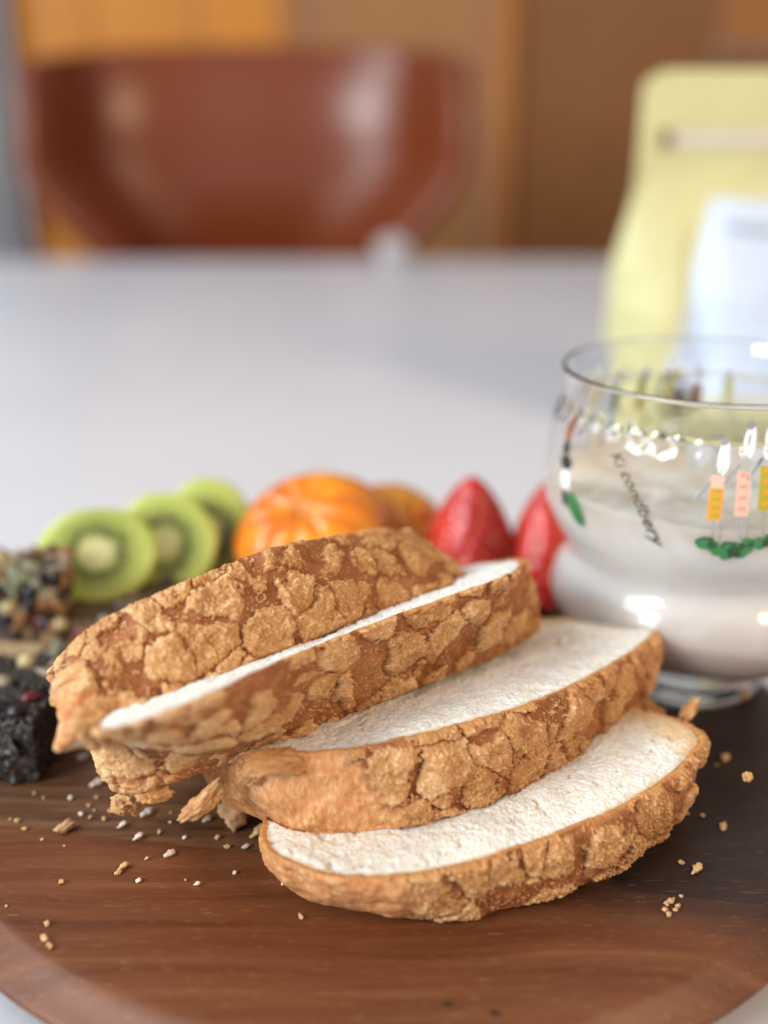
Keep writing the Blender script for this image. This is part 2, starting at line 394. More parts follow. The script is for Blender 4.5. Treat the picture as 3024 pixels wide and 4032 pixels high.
def footprint(S, W):
    """signed radial distance (m) of world points to slice's bottom outline, and height above its bottom plane"""
    P, u, v, n = (np.array(S[k], float) for k in 'Puvn')
    d = W - P; lu, lv, ln = d @ u, d @ v, d @ n
    cen = np.array(S['cen']) / 1000; a = np.arctan2(lv - cen[1], lu - cen[0]); r = np.hypot(lu - cen[0], lv - cen[1])
    return r - radial(smooth_closed(S['bot']), cen, a), ln

def squash(W, k):
    sh = W.shape; W = W.reshape(-1, 3).copy()
    if k > 1:
        S = SL[k - 1]; rd, ln = footprint(S, W); n = np.array(S['n'])
        push = np.clip(ln + .0002, 0, None) * (1 - sstep(-.001, .0025, rd))
        W -= n * push[:, None]
    z = W[:, 2]; W[:, 2] = np.where(z < .0015, .0003 + .0012 * np.exp((z - .0015) / .0012), z) if True else z
    return W.reshape(sh)

def build_slice(k):
    S = SL[k]; P, u, v, n = (np.array(S[q], float) for q in 'Puvn'); t = S['t']; sd = S['seed']
    cen = np.array(S['cen']) / 1000
    Tc, Bc = smooth_closed(S['top']), smooth_closed(S['bot'])
    # angle samples: arc-length along the bottom outline, dense in front
    seg = np.hypot(*np.diff(np.vstack([Bc, Bc[:1]]), axis=0).T)
    ang = np.unwrap(np.arctan2(*(Bc - cen).T[::-1]))
    wgt = np.where(Bc[:, 1] > cen[1] - .005, 1.0, .22)
    cum = np.r_[0, np.cumsum(seg * wgt)]; NI = 900
    tgt = np.linspace(0, cum[-1], NI, endpoint=False)
    th = np.interp(tgt, cum, np.r_[ang, ang[0] + np.sign(ang[5] - ang[0]) * 2 * np.pi])
    if th[1] < th[0]: th = th[::-1]
    thw = (th + np.pi) % (2 * np.pi) - np.pi
    dirs = np.c_[np.cos(th), np.sin(th)]
    T2 = cen + dirs * radial(Tc, cen, thw)[:, None]; B2 = cen + dirs * radial(Bc, cen, thw)[:, None]
    M2 = (T2 + B2) / 2
    tan = np.roll(M2, -1, 0) - np.roll(M2, 1, 0); tan /= np.linalg.norm(tan, axis=1)[:, None] + 1e-12
    out2 = np.c_[tan[:, 1], -tan[:, 0]]
    if (out2 * dirs).sum() < 0: out2 = -out2
    s_mm = np.cumsum(np.hypot(*np.diff(np.vstack([M2[-1:], M2]), axis=0).T)) * 1000
    # ---- crust strip: j runs from lower lip over outside to upper lip
    NJ = 112
    q = np.linspace(0, 1, NJ)
    wj = np.clip((q - .06) / .88, 0, 1)                       # height 0..1
    inset = np.where(q < .06, (1 - q / .06), np.where(q > .94, (q - .94) / .06, 0)) * .0013
    w2 = wj[None, :]
    bulge = S['bulge'] * (np.sin(np.pi * np.clip(w2, 0, 1)) ** .6) * np.ones((NI, 1))
    base2 = B2[:, None, :] * (1 - w2[..., None]) + T2[:, None, :] * w2[..., None]
    dTB = T2 - B2; slant = (dTB * tan).sum(1); wid = np.sqrt(t * t + ((dTB * out2).sum(1)) ** 2)
    slant = slant if s_mm[5] > s_mm[4] else -slant
    sm = s_mm[:, None] + (w2 - .5) * slant[:, None] * 1000; wm = w2 * wid[:, None] * 1000
    Q = np.concatenate([base2 * 1000, np.broadcast_to(w2 * t * 1000, (NI, NJ))[..., None]], -1) + sd * 3.1
    # plate pattern: Voronoi cells in millimetres of real space, edges broken up by noise
    cs, cw = S['cell']
    csz = np.array([cs, cs * 1.1, cw])
    G = (Q + np.stack([2.4 * fbm(Q, .17, 3, sd + 50 * i) + .85 * fbm(Q, .9, 4, sd + 5 + 50 * i, .65) for i in range(3)], -1)) / csz
    I = np.floor(G)
    F1 = np.full(sm.shape, 1e9); F2 = F1.copy(); ID = np.zeros(sm.shape)
    for dx in (-1, 0, 1):
        for dy in (-1, 0, 1):
            for dz in (-1, 0, 1):
                ii = (I[..., 0] + dx, I[..., 1] + dy, I[..., 2] + dz)
                dd = np.sqrt(sum(((ii[q] + .1 + .8 * _hash(*ii, sd + q) - G[..., q]) * csz[q]) ** 2 for q in range(3)))
                nearer = dd < F1
                F2 = np.where(nearer, F1, np.minimum(F2, dd)); ID = np.where(nearer, _hash(*ii, sd + 9), ID); F1 = np.where(nearer, dd, F1)
    d = F2 - F1
    gapw = S['gap'] * (.05 + 5.5 * np.clip(fbm(Q, .16, 3, sd + 70) + .16, 0, 1.0))
    gapw = gapw + .25 * fbm(Q, 1.6, 2, sd + 71)
    plate = (.62 * sstep(gapw - .15, gapw + .40, d) + .38 * sstep(gapw, gapw + 2.2, d)) * sstep(.09, .14, ID)
    # second generation of thin cracks
    G = (Q + .7 * fbm(Q, 1.1, 3, sd + 90)[..., None]) / 3.3; I = np.floor(G)
    G1 = np.full(sm.shape, 1e9); G2 = G1.copy()
    for dx in (-1, 0, 1):
        for dy in (-1, 0, 1):
            for dz in (-1, 0, 1):
                ii = (I[..., 0] + dx, I[..., 1] + dy, I[..., 2] + dz)
                dd = 3.3 * np.sqrt(sum((ii[q] + _hash(*ii, sd + 20 + q) - G[..., q]) ** 2 for q in range(3)))
                G2 = np.where(dd < G1, G1, np.minimum(G2, dd)); G1 = np.minimum(G1, dd)
    fine = 1 - sstep(.0, .42, G2 - G1)
    fine *= sstep(-.30, .25, fbm(Q, .2, 2, sd + 33)) * (.6 + .4 * sstep(-.2, .3, fbm(Q, .9, 2, sd + 34)))
    # bare skin at the left end (underside of the loaf has no cookie crust)
    lu = base2[..., 0] * 1000; b0, b1 = S['bare']
    bare = 1 - sstep(b1 - 3, b1 + 3, lu + 4 * fbm(Q, .35, 3, sd + 12) + (wm - 10) * .5)
    backm = sstep(-2, 6, (cen[1] * 1000 - 4) - base2[..., 1] * 1000)        # flat loaf bottom behind
    bare = np.maximum(bare, backm)
    plate = plate * (1 - bare)
    grain = fbm(Q, 2.2, 3, sd + 21); grain2 = np.abs(fbm(Q, 1.1, 3, sd + 22))
    lump = fbm(Q, .16, 3, sd + 3)
    gran = sstep(.12, .40, fbm(Q, 1.7, 2, sd + 24)) * (1 - bare * .9)
    disp = S['amp'] * 1.25 * plate * (.55 + .7 * ID + .5 * fbm(Q, .3, 2, sd + 26)) + plate * (.00024 * grain + .00040 * grain2) - .00042 * fine * plate + .00032 * gran
    disp += .0017 * lump + (1 - plate) * (.00007 * grain - .00025) + .00010 * bare * fbm(Q, .9, 3, sd + 88)
    lipfade = np.clip(np.minimum(w2, 1 - w2) / .03, 0, 1) * .7 + .3
    off = bulge + disp * lipfade - inset[None, :]
    hgt = wj[None, :] * t + np.where(q > .5, 1, -1)[None, :] * (np.abs(w2 - .5) * 2) ** 8 * (.0004 * fbm(Q, .35, 3, sd + 31) + .00035 * grain * 1.0 + .0002)
    hgt = hgt - np.where(q > .94, (q - .94) / .06 * .0003, 0)[None, :]
    loc2 = base2 + out2[:, None, :] * off[..., None]
    W = P + loc2[..., :1] * u + loc2[..., 1:] * v + hgt[..., None] * n
    W = squash(W, k)
    edge = np.broadcast_to(sstep(.90, .97, q)[None, :] * .85 + (1 - sstep(.03, .08, q))[None, :] * .6, sm.shape)
    tone = np.clip(.54 - .12 * (lu / 60) - .25 * fine + .35 * fbm(Q, .22, 3, sd + 61) + .22 * (ID - .5) + .25 * grain + .25 * gran, 0, 1)
    plate = np.maximum(plate, gran * .45)
    flipc = True
    org = P + u * cen[0] + v * cen[1]; org[2] = 0
    crust_me = grid_mesh("crust", W - org, wrap_i=True, attrs=dict(plate=plate, bare=bare, edge=edge, tone=tone))
    # ---- crumb: top cap + wall + bottom cap
    rims = []
    NR = 150
    rr = np.linspace(0.02, 1, NR) ** .8
    def cap(O2, h0, top, nr, rad):
        inner = O2 - out2 * .0010
        L2 = cen + (inner - cen)[:, None, :] * rad[None, :, None]
        ed_ = (np.linalg.norm(inner - cen, axis=1)[:, None] * (1 - rad[None, :])) * 1000     # mm from the edge
        Q = np.concatenate([L2 * 1000, np.full(L2.shape[:2] + (1,), sd * 1.7 + (0 if top else 50))], -1)
        f1 = fbm(Q, .10, 2, sd + 200); f2 = fbm(Q, .55, 4, sd + 210, .62); f3 = fbm(Q, 1.9, 2, sd + 220)
        holes = sstep(.30, .62, fbm(Q, .42, 2, sd + 230)) + .8 * sstep(.45, .7, fbm(Q, .16, 2, sd + 240))
        fade = sstep(0, 2.0, ed_)
        f4 = np.abs(fbm(Q, 1.2, 3, sd + 225, .6))
        hh = (.0009 * f1 + .00055 * f2 + .00022 * f3 - .00060 * f4) * (fade * .6 + .4) - .0007 * holes * fade + .00035 * fade
        ln = h0 + (hh if top else -hh * .3)
        W = P + L2[..., :1] * u + L2[..., 1:] * v + ln[..., None] * n
        tuft = sstep(.22, .55, fbm(Q, .8, 3, sd + 250, .6)) * fade; pore = sstep(.30, .50, fbm(Q, .95, 2, sd + 260)) * fade
        hh = hh + .00050 * tuft - .0009 * pore
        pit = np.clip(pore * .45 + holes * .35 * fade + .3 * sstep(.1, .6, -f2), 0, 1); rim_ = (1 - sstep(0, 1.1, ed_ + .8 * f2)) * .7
        if k in (3, 4):     # tan shade from the slices above, painted into the crumb's back right edge
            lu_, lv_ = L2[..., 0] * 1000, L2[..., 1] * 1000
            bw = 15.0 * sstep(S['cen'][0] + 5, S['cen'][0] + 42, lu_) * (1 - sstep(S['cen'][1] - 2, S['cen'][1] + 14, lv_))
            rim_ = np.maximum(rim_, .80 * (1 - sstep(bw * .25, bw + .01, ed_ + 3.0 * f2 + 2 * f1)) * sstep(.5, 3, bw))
        return W, pit, rim_
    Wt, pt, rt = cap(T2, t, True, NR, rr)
    Wb, pb, rb = cap(B2, 0, False, 24, np.linspace(1, .02, 24))
    wallT = Wt[:, -1:, :]; wallB = Wb[:, :1, :]
    W = squash(np.concatenate([Wt, Wb], 1), k)
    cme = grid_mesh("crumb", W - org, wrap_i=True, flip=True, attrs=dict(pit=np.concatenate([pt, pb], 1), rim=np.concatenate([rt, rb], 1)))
    root = empty("bread_slice", tuple(org), "bread slice: " + LAB[k], "bread slice", "bread slices fanned out on the board")
    oc_ = link("crust", crust_me, mcr, root); oc2 = link("crumb", cme, mcb, root)
    return root, org
roots = {}
for k in (4, 3, 2, 1): roots[k] = build_slice(k)
def fix_normals():
    for r, _ in roots.values():
        for o in r.children:
            bm = bmesh.new(); bm.from_mesh(o.data); bmesh.ops.recalc_face_normals(bm, faces=bm.faces); bm.to_mesh(o.data); bm.free()

# ---- loose crust pieces that belong to slices (torn flaps)
def blob(name, size, seed, sub=4, rough=.45, flat=0, bend=0.0, attrs=True):
    bm = bmesh.new(); bmesh.ops.create_icosphere(bm, subdivisions=sub, radius=1)
    P = np.array([v.co[:] for v in bm.verts])
    d = 1 + rough * 1.6 * fbm(P + seed * 7.7, 1.3, 4, seed, .65) + rough * .5 * fbm(P + seed, 4.0, 3, seed + 3)
    d = d + .16 * fbm(P * 1.0 + 5, 7.0, 3, seed + 9, .65)
    P = P * d[:, None] * np.array(size)
    if bend: P[:, 2] += bend * P[:, 0] ** 2
    F = np.array([[v.index for v in f.verts] for f in bm.faces]); bm.free()
    n = len(P)
    tone = np.clip(.55 + .6 * (d - 1), 0, 1)
    return np_mesh(name, P, F, dict(plate=np.full(n, 1.0), bare=np.zeros(n), edge=np.zeros(n), tone=tone, pit=np.zeros(n), rim=np.zeros(n)))
def flap(k, pos, size, rot, seed, m=mcr, bend=0, rough=.45, label=None):
    root, org = roots[k]
    o = link("crust_flake", blob("crust_flake", size, seed, 5, rough, bend=bend), m, root)
    o.location = Vector(pos) - Vector(org); o.rotation_euler = [R(a) for a in rot]
    if label: o["label"] = label
    return o

flap(3, (-.0225, .2115, .0345), (.0088, .0040, .0022), (10, 12, 24), 3, bend=-20, rough=.35, label="curled flap of torn crust")
flap(3, (-.0285, .2155, .0300), (.0045, .0032, .0020), (35, -10, 40), 5, bend=0)
flap(2, (-.0405, .2120, .0235), (.0058, .0018, .0020), (0, -38, 12), 8, bend=10, label="crust shard hanging from the lower edge")
flap(2, (-.0520, .2150, .0235), (.0036, .0022, .0016), (20, 15, 30), 11)
flap(2, (-.0600, .2230, .0160), (.0040, .0030, .0030), (0, 10, 30), 14)
flap(1, (-.0590, .2020, .0495), (.0056, .0045, .0024), (60, 20, 30), 31)
flap(4, (.0800, .2560, .0210), (.0040, .0018, .0016), (10, -25, 40), 21)
flap(4, (.0715, .2640, .0180), (.0040, .0015, .0014), (0, 10, -30), 22)
flap(4, (.0885, .2320, .0170), (.0011, .0009, .0012), (0, 10, -30), 23)

# ------------------------------------------------------------------ glass with milk drink
GX, GY, GZ = .0960, .3145, .0001
glass_prof = [(.0205, .0), (.0222, .0012), (.0226, .0030), (.0218, .0052), (.0212, .0072), (.0222, .0090), (.0285, .0125), (.0350, .0168), (.0405, .0220), (.0436, .0275), (.0443, .0320),
              (.0428, .0372), (.0404, .0412), (.0396, .0440), (.0405, .0472), (.0440, .0530), (.0466, .0590), (.0477, .0650), (.0476, .0715), (.0471, .0770), (.0463, .0820), (.0457, .0850), (.0446, .0872), (.0434, .0890), (.0430, .0915), (.0433, .0950), (.0441, .0990)]
def cr(prof, m=6):
    P = np.array(prof); P = np.vstack([2 * P[0] - P[1], P, 2 * P[-1] - P[-2]]); o = []
    for i in range(1, len(P) - 2):
        t = np.linspace(0, 1, m, endpoint=False)[:, None]; p0, p1, p2, p3 = P[i - 1:i + 3]
        o.append(.5 * (2 * p1 + (p2 - p0) * t + (2 * p0 - 5 * p1 + 4 * p2 - p3) * t * t + (3 * p1 - p0 - 3 * p2 + p3) * t ** 3))
    o.append(P[-2:-1]); return np.vstack(o)
outer = cr(glass_prof)
def rad_at(z): return np.interp(z, outer[:, 1], outer[:, 0])
TH = .0013
iz = np.linspace(.0988, .0125, 90)
inner = np.c_[np.clip(rad_at(iz) - TH, 0, 1) * np.clip((iz - .0118) / .0035, 0, 1) ** .35, iz]
lip = [(.04345 + .00065 * math.cos(R(a)), .0990 + .0009 * math.sin(R(a))) for a in range(20, 171, 15)]
glass_root = empty("drinking_glass", (GX, GY, GZ), "clear waisted glass with printed pictures and diagonal writing, standing on the board's right rear", "glass", rz=R(0))
mgl, nt, b = mat("clear_glass", (1, 1, 1), .02); b.inputs["Transmission Weight"].default_value = 1; b.inputs["IOR"].default_value = 1.46
prof = np.vstack([[(.0001, .0016)], [(.016, .0008)], outer, lip, inner, [(.0001, .0122)]])
gm = lathe("glass_body", prof, 288)
co = np.empty(len(gm.vertices) * 3, dtype=np.float32); gm.vertices.foreach_get("co", co); co = co.reshape(-1, 3)
ga = np.arctan2(co[:, 1], co[:, 0]); gz = np.exp(-((co[:, 2] - .0878) / .0026) ** 2)         # ring of pressed flutes at the collar
co[:, :2] *= (1 + .010 * np.cos(ga * 40) * gz)[:, None]; gm.vertices.foreach_set("co", co.ravel()); gm.update()
link("glass_body", gm, mgl, glass_root)

# drink
LZ = .0672
mlq, nt, b = mat("milk_drink", (.8, .75, .68), .35)
oc = objcoord(nt); sp = nt.nodes.new("ShaderNodeSeparateXYZ"); nt.links.new(oc, sp.inputs[0])
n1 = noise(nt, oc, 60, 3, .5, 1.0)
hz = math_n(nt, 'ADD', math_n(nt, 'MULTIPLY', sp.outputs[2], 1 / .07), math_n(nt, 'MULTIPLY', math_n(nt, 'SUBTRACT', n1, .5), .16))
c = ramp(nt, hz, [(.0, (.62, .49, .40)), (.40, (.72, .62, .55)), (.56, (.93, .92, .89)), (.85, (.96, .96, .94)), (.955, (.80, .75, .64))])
nt.links.new(c, b.inputs["Base Color"]); lz = np.linspace(.0150, LZ, 60)
lp = np.vstack([[(.0001, .0150)], np.c_[rad_at(lz) - TH + .00035, lz] * np.array([1, 1])])
lp[1:8, 0] *= np.linspace(.55, 1, 7)
lp = np.vstack([lp, [(.03, LZ - .0004)], [(.015, LZ - .0004)], [(.0001, LZ - .0004)]])
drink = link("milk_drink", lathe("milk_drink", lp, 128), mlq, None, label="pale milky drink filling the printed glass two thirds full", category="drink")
drink.location = (GX, GY, GZ)
mfo, nt, b = mat("beige_foam", (.62, .57, .46), .7)
f = noise(nt, objcoord(nt), 90, 4); nt.links.new(ramp(nt, f, [(.35, (.64, .56, .42)), (.5, (.76, .71, .58)), (.65, (.86, .84, .78))]), b.inputs["Base Color"])
na, nr_ = 120, 40
aa = np.linspace(0, 2 * np.pi, na, endpoint=False)[:, None]; rr = np.linspace(.01, 1, nr_)[None, :] * (rad_at(LZ) - TH + .0003)
x, y = np.cos(aa) * rr, np.sin(aa) * rr
q = np.stack([x * 1000, y * 1000, 0 * x], -1)
edge_f = 1 - sstep(.80, .97, rr / rr.max())
z = LZ - .0001 + edge_f * (.0010 + .0016 * fbm(q, .09, 3, 77) + .0004 * fbm(q, .6, 2, 78))
fo = link("foam", grid_mesh("foam", np.stack([x, y, z], -1), wrap_i=True, flip=True), mfo, drink)
# ice cubes poking out
mic, nt, b = mat("ice", (.93, .96, .98), .12); b.inputs["Transmission Weight"].default_value = .55; b.inputs["IOR"].default_value = 1.31
for i, (x, y, z, s, r, lab) in enumerate(((.004, .012, .0655, .0070, (20, 35, 10), "ice cube in the milky drink, nearest the centre of the glass"),
                                   (.021, .010, .0660, .0075, (50, 10, 60), "ice cube in the milky drink, on the right side of the glass"),
                                   (.012, -.014, .0620, .0070, (15, 20, 40), "ice cube in the milky drink, nearest the front wall of the glass"))):
    bm = box_bm(-s, s, -s * .9, s * .9, -s * .8, s * .8, s * .35, 4)
    for v in bm.verts: v.co *= 1 + .05 * math.sin(v.co.x * 400 + i) * math.cos(v.co.y * 300)
    o = link("ice_cube", bm_mesh("ice_cube", bm, True), mic, None, label=lab, category="ice cube", group="ice cubes in the glass"); o.location = (GX + x, GY + y, GZ + z); o.rotation_euler = [R(a) for a in r]

# prints on the glass (flat enamel print following the wall)
def pm_(name, col, rough=.5): return mat(name, col, rough)[0]
P_BLK, P_GRN, P_DGR, P_ORG, P_PNK, P_OLV, P_WHT, P_GRY, P_BRN, P_YEL = (pm_("print_" + n, c) for n, c in (("black", (.03, .03, .03)), ("green", (.045, .22, .07)), ("dark_green", (.02, .07, .025)),
    ("orange", (.72, .33, .03)), ("pink", (.80, .48, .36)), ("olive", (.44, .36, .03)), ("white", (.85, .87, .88)), ("grey", (.30, .31, .32)), ("brown", (.34, .11, .05)), ("yellow", (.82, .78, .30))))
P_PKD = pm_('print_dull_pink', (.62, .36, .28))
def wrap(pts, a0, z0, lift=.00012):
    """(x,z) metres on the unrolled wall -> points on the wall; a0 angle in degrees (270 = front)"""
    out = []
    for x, z in pts:
        zz = z0 + z; r = float(rad_at(zz)) + lift; a = R(a0) + x / .046
        out.append((r * math.cos(a), r * math.sin(a), zz))
    return out
def printed(name, shapes, parent=glass_root, label=None):
    """shapes: list of (material, a0, z0, [(x,z)...]) polygons, one mesh"""
    V, F, M, mats = [], [], [], []
    for m, a0, z0, pts, lift in shapes:
        if m not in mats: mats.append(m)
        # fan with centre, subdivided ring keeps the patch on the curved wall
        n = len(pts); cx = sum(p[0] for p in pts) / n; cz = sum(p[1] for p in pts) / n
        rings = 4; base = len(V)
        for k in range(rings + 1):
            f = k / rings
            if k == 0: V += wrap([(cx, cz)], a0, z0, lift)
            else: V += wrap([(cx + (x - cx) * f, cz + (z - cz) * f) for x, z in pts], a0, z0, lift)
        for i in range(n):
            F.append((base, base + 1 + i, base + 1 + (i + 1) % n)); M.append(mats.index(m))
        for k in range(1, rings):
            s0, s1 = base + 1 + (k - 1) * n, base + 1 + k * n
            for i in range(n):
                j = (i + 1) % n; F.append((s0 + i, s1 + i, s1 + j, s0 + j)); M.append(mats.index(m))
    me = bpy.data.meshes.new(name); me.from_pydata(V, [], F)
    for m in mats: me.materials.append(m)
    for p, i in zip(me.polygons, M): p.material_index = i
    o = link(name, me, None, parent)
    if label: o['label'] = label
    return o
def ell(x, z, a, b_, rot=0, n=14, wob=0, sd=0):
    o = []
    for i in range(n):
        t = 2 * math.pi * i / n; k = 1 + wob * math.sin(3 * t + sd) * math.cos(5 * t + sd * 2)
        px, pz = a * k * math.cos(t), b_ * k * math.sin(t); c, s = math.cos(rot), math.sin(rot)
        o.append((x + px * c - pz * s, z + px * s + pz * c))
    return o
def bar_(x0, x1, z0, z1, n=3):
    return [(x0, z0), ((x0 + x1) / 2, z0), (x1, z0), (x1, (z0 + z1) / 2), (x1, z1), ((x0 + x1) / 2, z1), (x0, z1), (x0, (z0 + z1) / 2)]
def line_(x0, z0, x1, z1, w_=.00018):
    d = math.hypot(x1 - x0, z1 - z0) or 1; nx, nz = -(z1 - z0) / d * w_, (x1 - x0) / d * w_
    xm, zm = (x0 + x1) / 2, (z0 + z1) / 2
    return [(x0 + nx, z0 + nz), (xm + nx, zm + nz), (x1 + nx, z1 + nz), (x1 - nx, z1 - nz), (xm - nx, zm - nz), (x0 - nx, z0 - nz)]
def figure(a0, z0, m, m2, h=.0125, w_=.0026, rungs=5, top=None):
    s = [(m, a0, z0, bar_(-w_ / 2, w_ / 2, .0, h), .00012)]
    if top: s.append((top, a0, z0, bar_(-w_ / 2, w_ / 2, h, h + .0032), .00012))
    for i in range(rungs):
        z = h * (i + .7) / rungs; s.append((m2, a0, z0, bar_(-w_ * .28, w_ * .28, z - .0005, z + .0005), .0002))
    s += [(P_GRY, a0, z0, line_(.0005, h + .003, .0012, h + .009), .00012), (P_WHT, a0, z0, ell(.0012, h + .0075, .0016, .0042, -.1), .0001),
          (P_GRY, a0, z0, ell(.001, h + .0115, .0011, .0012), .00018), (P_GRY, a0, z0, line_(-.0012, h + .002, -.0048, h - .0035, .0004), .00012),
          (P_GRY, a0, z0, line_(0, 0, .0002, -.0062, .00012), .00012), (P_GRY, a0, z0, line_(.0018, 0, .002, -.0066, .00012), .00012)]
    return s
hedge = []
for i in range(56):
    x = random.uniform(-.0075, .0125); zc = .0005 * math.sin(x * 700) + (.0015 if x > .004 else 0) - (0 if -.003 < x < .0055 else -.0009)
    hedge.append((P_GRN if random.random() < .6 else P_DGR, 262, .0625, ell(x, zc + random.uniform(-.0022, .0012) * (1 if -.003 < x < .006 else .5), .0013, .0011, random.random() * 3, 8, .2, i), .00012 + .00001 * (i % 6)))
printed("printed_figure", figure(256.5, .0700, P_ORG, P_OLV, .0085, .0034, 4, P_PNK), label="small orange striped figure printed on the glass")
printed("printed_figure", figure(264.5, .0715, P_PNK, P_PKD, .0115, .0034, 4), label="small pink figure printed on the glass")
printed("printed_figure", figure(271.5, .0730, P_OLV, P_ORG, .0115, .0036, 4), label="small olive green figure printed on the glass")
printed("printed_figure", figure(281, .0735, P_ORG, P_OLV, .0105, .0026, 4))
printed("printed_hedge", hedge, label="dark green hedge printed under the figures")
pet = [(P_WHT, 200, .0655, ell(.0, .006, .0024, .0034, .2), .00012), (P_BLK, 200, .0655, ell(-.0006, .0105, .0030, .0022, .3, 14, .15), .00016), (P_BLK, 200, .0655, ell(.0004, .0005, .0013, .0026, .1), .00012),
       (P_BRN, 197, .0830, ell(.0, .002, .0020, .0042, .2), .00012), (P_BLK, 197, .0830, ell(.0005, -.003, .0018, .0022, .2), .00016)]
printed("printed_bird", pet, label="small black and white figure printed at the glass's left side")
leaf = [(P_GRN, 207, .0640, ell(0, 0, .0050, .0026, -.95, 18), .00012), (P_DGR, 207, .0640, line_(-.0022, .0030, .0024, -.0032, .0002), .0002)]
for i in range(5): leaf.append((P_DGR, 207, .0640, ell(-.001 + .0008 * i, .0012 - .0011 * i, .0005, .0003, .5), .0002))
printed("printed_leaf", leaf, label="green leaf printed on the left of the glass")
# prints on the far wall, seen through the glass
back = []
for i, a in enumerate((150, 139, 128, 116, 104, 92, 80, 68)):
    c_ = (P_YEL, P_GRY, P_YEL, P_GRN, P_OLV, P_YEL, P_BRN, P_YEL)[i]
    back.append((c_, a, .076, bar_(-.0014, .0014, 0, .0085 + .002 * (i % 3)), .00012)); back.append((P_WHT, a, .076, ell(0, .0125, .0014, .0022), .00014))
    back.append((P_GRY, a, .076, line_(-.0016, .0, -.004, -.005, .0003), .00012))
printed("printed_figure", back, label="row of coloured figures printed on the far side of the glass")
# diagonal script
def script(text, a0, z0, size, rise):
    cu = bpy.data.curves.new("script", 'FONT'); cu.body = text; cu.size = size; cu.shear = .35; cu.resolution_u = 3; cu.offset = .00003
    to = bpy.data.objects.new("script_tmp", cu); C.objects.link(to)
    dg = bpy.context.evaluated_depsgraph_get(); me = bpy.data.meshes.new_from_object(to.evaluated_get(dg)); bpy.data.objects.remove(to)
    wdt = max(v.co.x for v in me.vertices)
    for v in me.vertices:
        x, y = v.co.x, v.co.y; t = x / wdt
        ang = R(-46) - R(22) * t                       # the line of writing bends downwards
        px = .0175 * (t - .12 * t * t); pz = -.0155 * t - .0070 * t * t
        px += -math.sin(ang) * y; pz += math.cos(ang) * y
        v.co = Vector(wrap([(px, pz)], a0, z0)[0])
    o = link("printed_writing", me, P_BLK, glass_root, label="dark diagonal handwriting printed on the front of the glass"); return o
script("Ki condbery", 220, .0825, .0046, 0)

# ------------------------------------------------------------------ yellow pouch
BX, BY = .232, .668
mby, nt, b = mat("yellow_pouch", (.56, .54, .27), .5)
f = noise(nt, objcoord(nt), 18, 4); bump(nt, b, f, .25, .004)
mbl, nt, b = mat("label_paper", (.57, .67, .82), .6)
mbt, _, _ = mat("label_text", (.30, .36, .46), .6)
mdk, nt, b = mat("pouch_dark_print", (.045, .038, .036), .5)
mhole, _, _ = mat("pouch_notch", (.16, .09, .045), .6)
mstrip, _, _ = mat("pouch_strip", (.66, .60, .60), .25)
bag = empty("stand_up_pouch", (BX, BY, ZT), "pale yellow stand-up pouch with a bluish white label, behind the glass at the right edge", "pouch")
def bag_pt(s, t, front=True, lift=0):
    """s -1..1 across, t 0..1 up"""
    HW = .0985 - .0120 * sstep(.42, .74, t) - .006 * (1 - sstep(0, .12, t))
    z = t * .208
    dep = .036 * (1 - sstep(.30, .80, t)) ** 1.0 * (.35 + .65 * sstep(0, .1, t)) + .0015
    prof_ = np.clip(1 - np.abs(s) ** 2.6, 0, 1) ** .8
    rum = .0042 * fbm(np.stack([s * 2.6, t * 7.0, 0 * s + 3], -1), 1.0, 3, 9) * (1 - .6 * sstep(.7, .8, t))
    crease = -.0075 * np.exp(-((s + .52 + .16 * (t - .4)) / .07) ** 2) * sstep(.05, .2, t) * (1 - sstep(.45, .68, t))
    y = -(dep * prof_ + rum * (1 if front else .5) + crease + lift)
    cr_ = .012 * np.clip((t - .94) / .06, 0, 1) ** 3
    x = s * (HW - cr_)
    return np.stack([x + .004 * np.sin(t * 9) * 0, y if front else -y, z + 0 * s], -1)
s, t = np.meshgrid(np.linspace(-1, 1, 90), np.linspace(0, 1, 110), indexing='ij')
Fv = bag_pt(s, t); Bv = bag_pt(s, t, False)
link("pouch_body", grid_mesh("pouch_body", np.concatenate([Fv, Bv[::-1][1:]], 0), wrap_i=True), mby, bag)
link("pouch_base", grid_mesh("pouch_base", np.stack([Fv[:, 0], Bv[:, 0]], 1) + np.array([0, 0, .0006])), mby, bag)
def bag_patch(name, quad, m, lift, n=24, label=None, parent=None):
    """quad of (x,z) metres relative to the pouch"""
    a, b2, c2, d2 = [np.array(p, float) for p in quad]
    i, j = np.meshgrid(np.linspace(0, 1, n), np.linspace(0, 1, n), indexing='ij'); i = i[..., None]; j = j[..., None]
    q = (a * (1 - i) + b2 * i) * (1 - j) + (d2 * (1 - i) + c2 * i) * j
    tt_ = q[..., 1] / .208; HW = .0985 - .0120 * sstep(.42, .74, tt_) - .006 * (1 - sstep(0, .12, tt_)); ss = q[..., 0] / HW
    o = link(name, grid_mesh(name, bag_pt(ss, tt_, True, lift)), m, parent or bag)
    o['part'] = True; del o['part']
    if label: o['label'] = label
    return o
plab = bag_patch("paper_label", [(-.0690, .030), (.050, .024), (.062, .132), (-.0440, .140)], mbl, .0005, 40)
for i in range(13):
    z = .121 - .0072 * i; x0 = -.036 - .0017 * i * .8; wdt = (.028, .075, .082, .07, .08, .078, .06, .082, .077, .05, .08, .03, .06)[i]
    bag_patch("label_text_line", [(x0, z), (x0 + wdt, z - .002), (x0 + wdt, z - .0002 if i else z + .0035), (x0, z + (.0052 if i == 0 else .0018))], mbt if i in (0, ) else mat("faint_text", (.52, .60, .72), .6)[0], .0009, 8, parent=plab)
bag_patch("zip_strip", [(-.069, .1685), (.078, .1685), (.078, .1740), (-.069, .1740)], mstrip, .0018, 20)
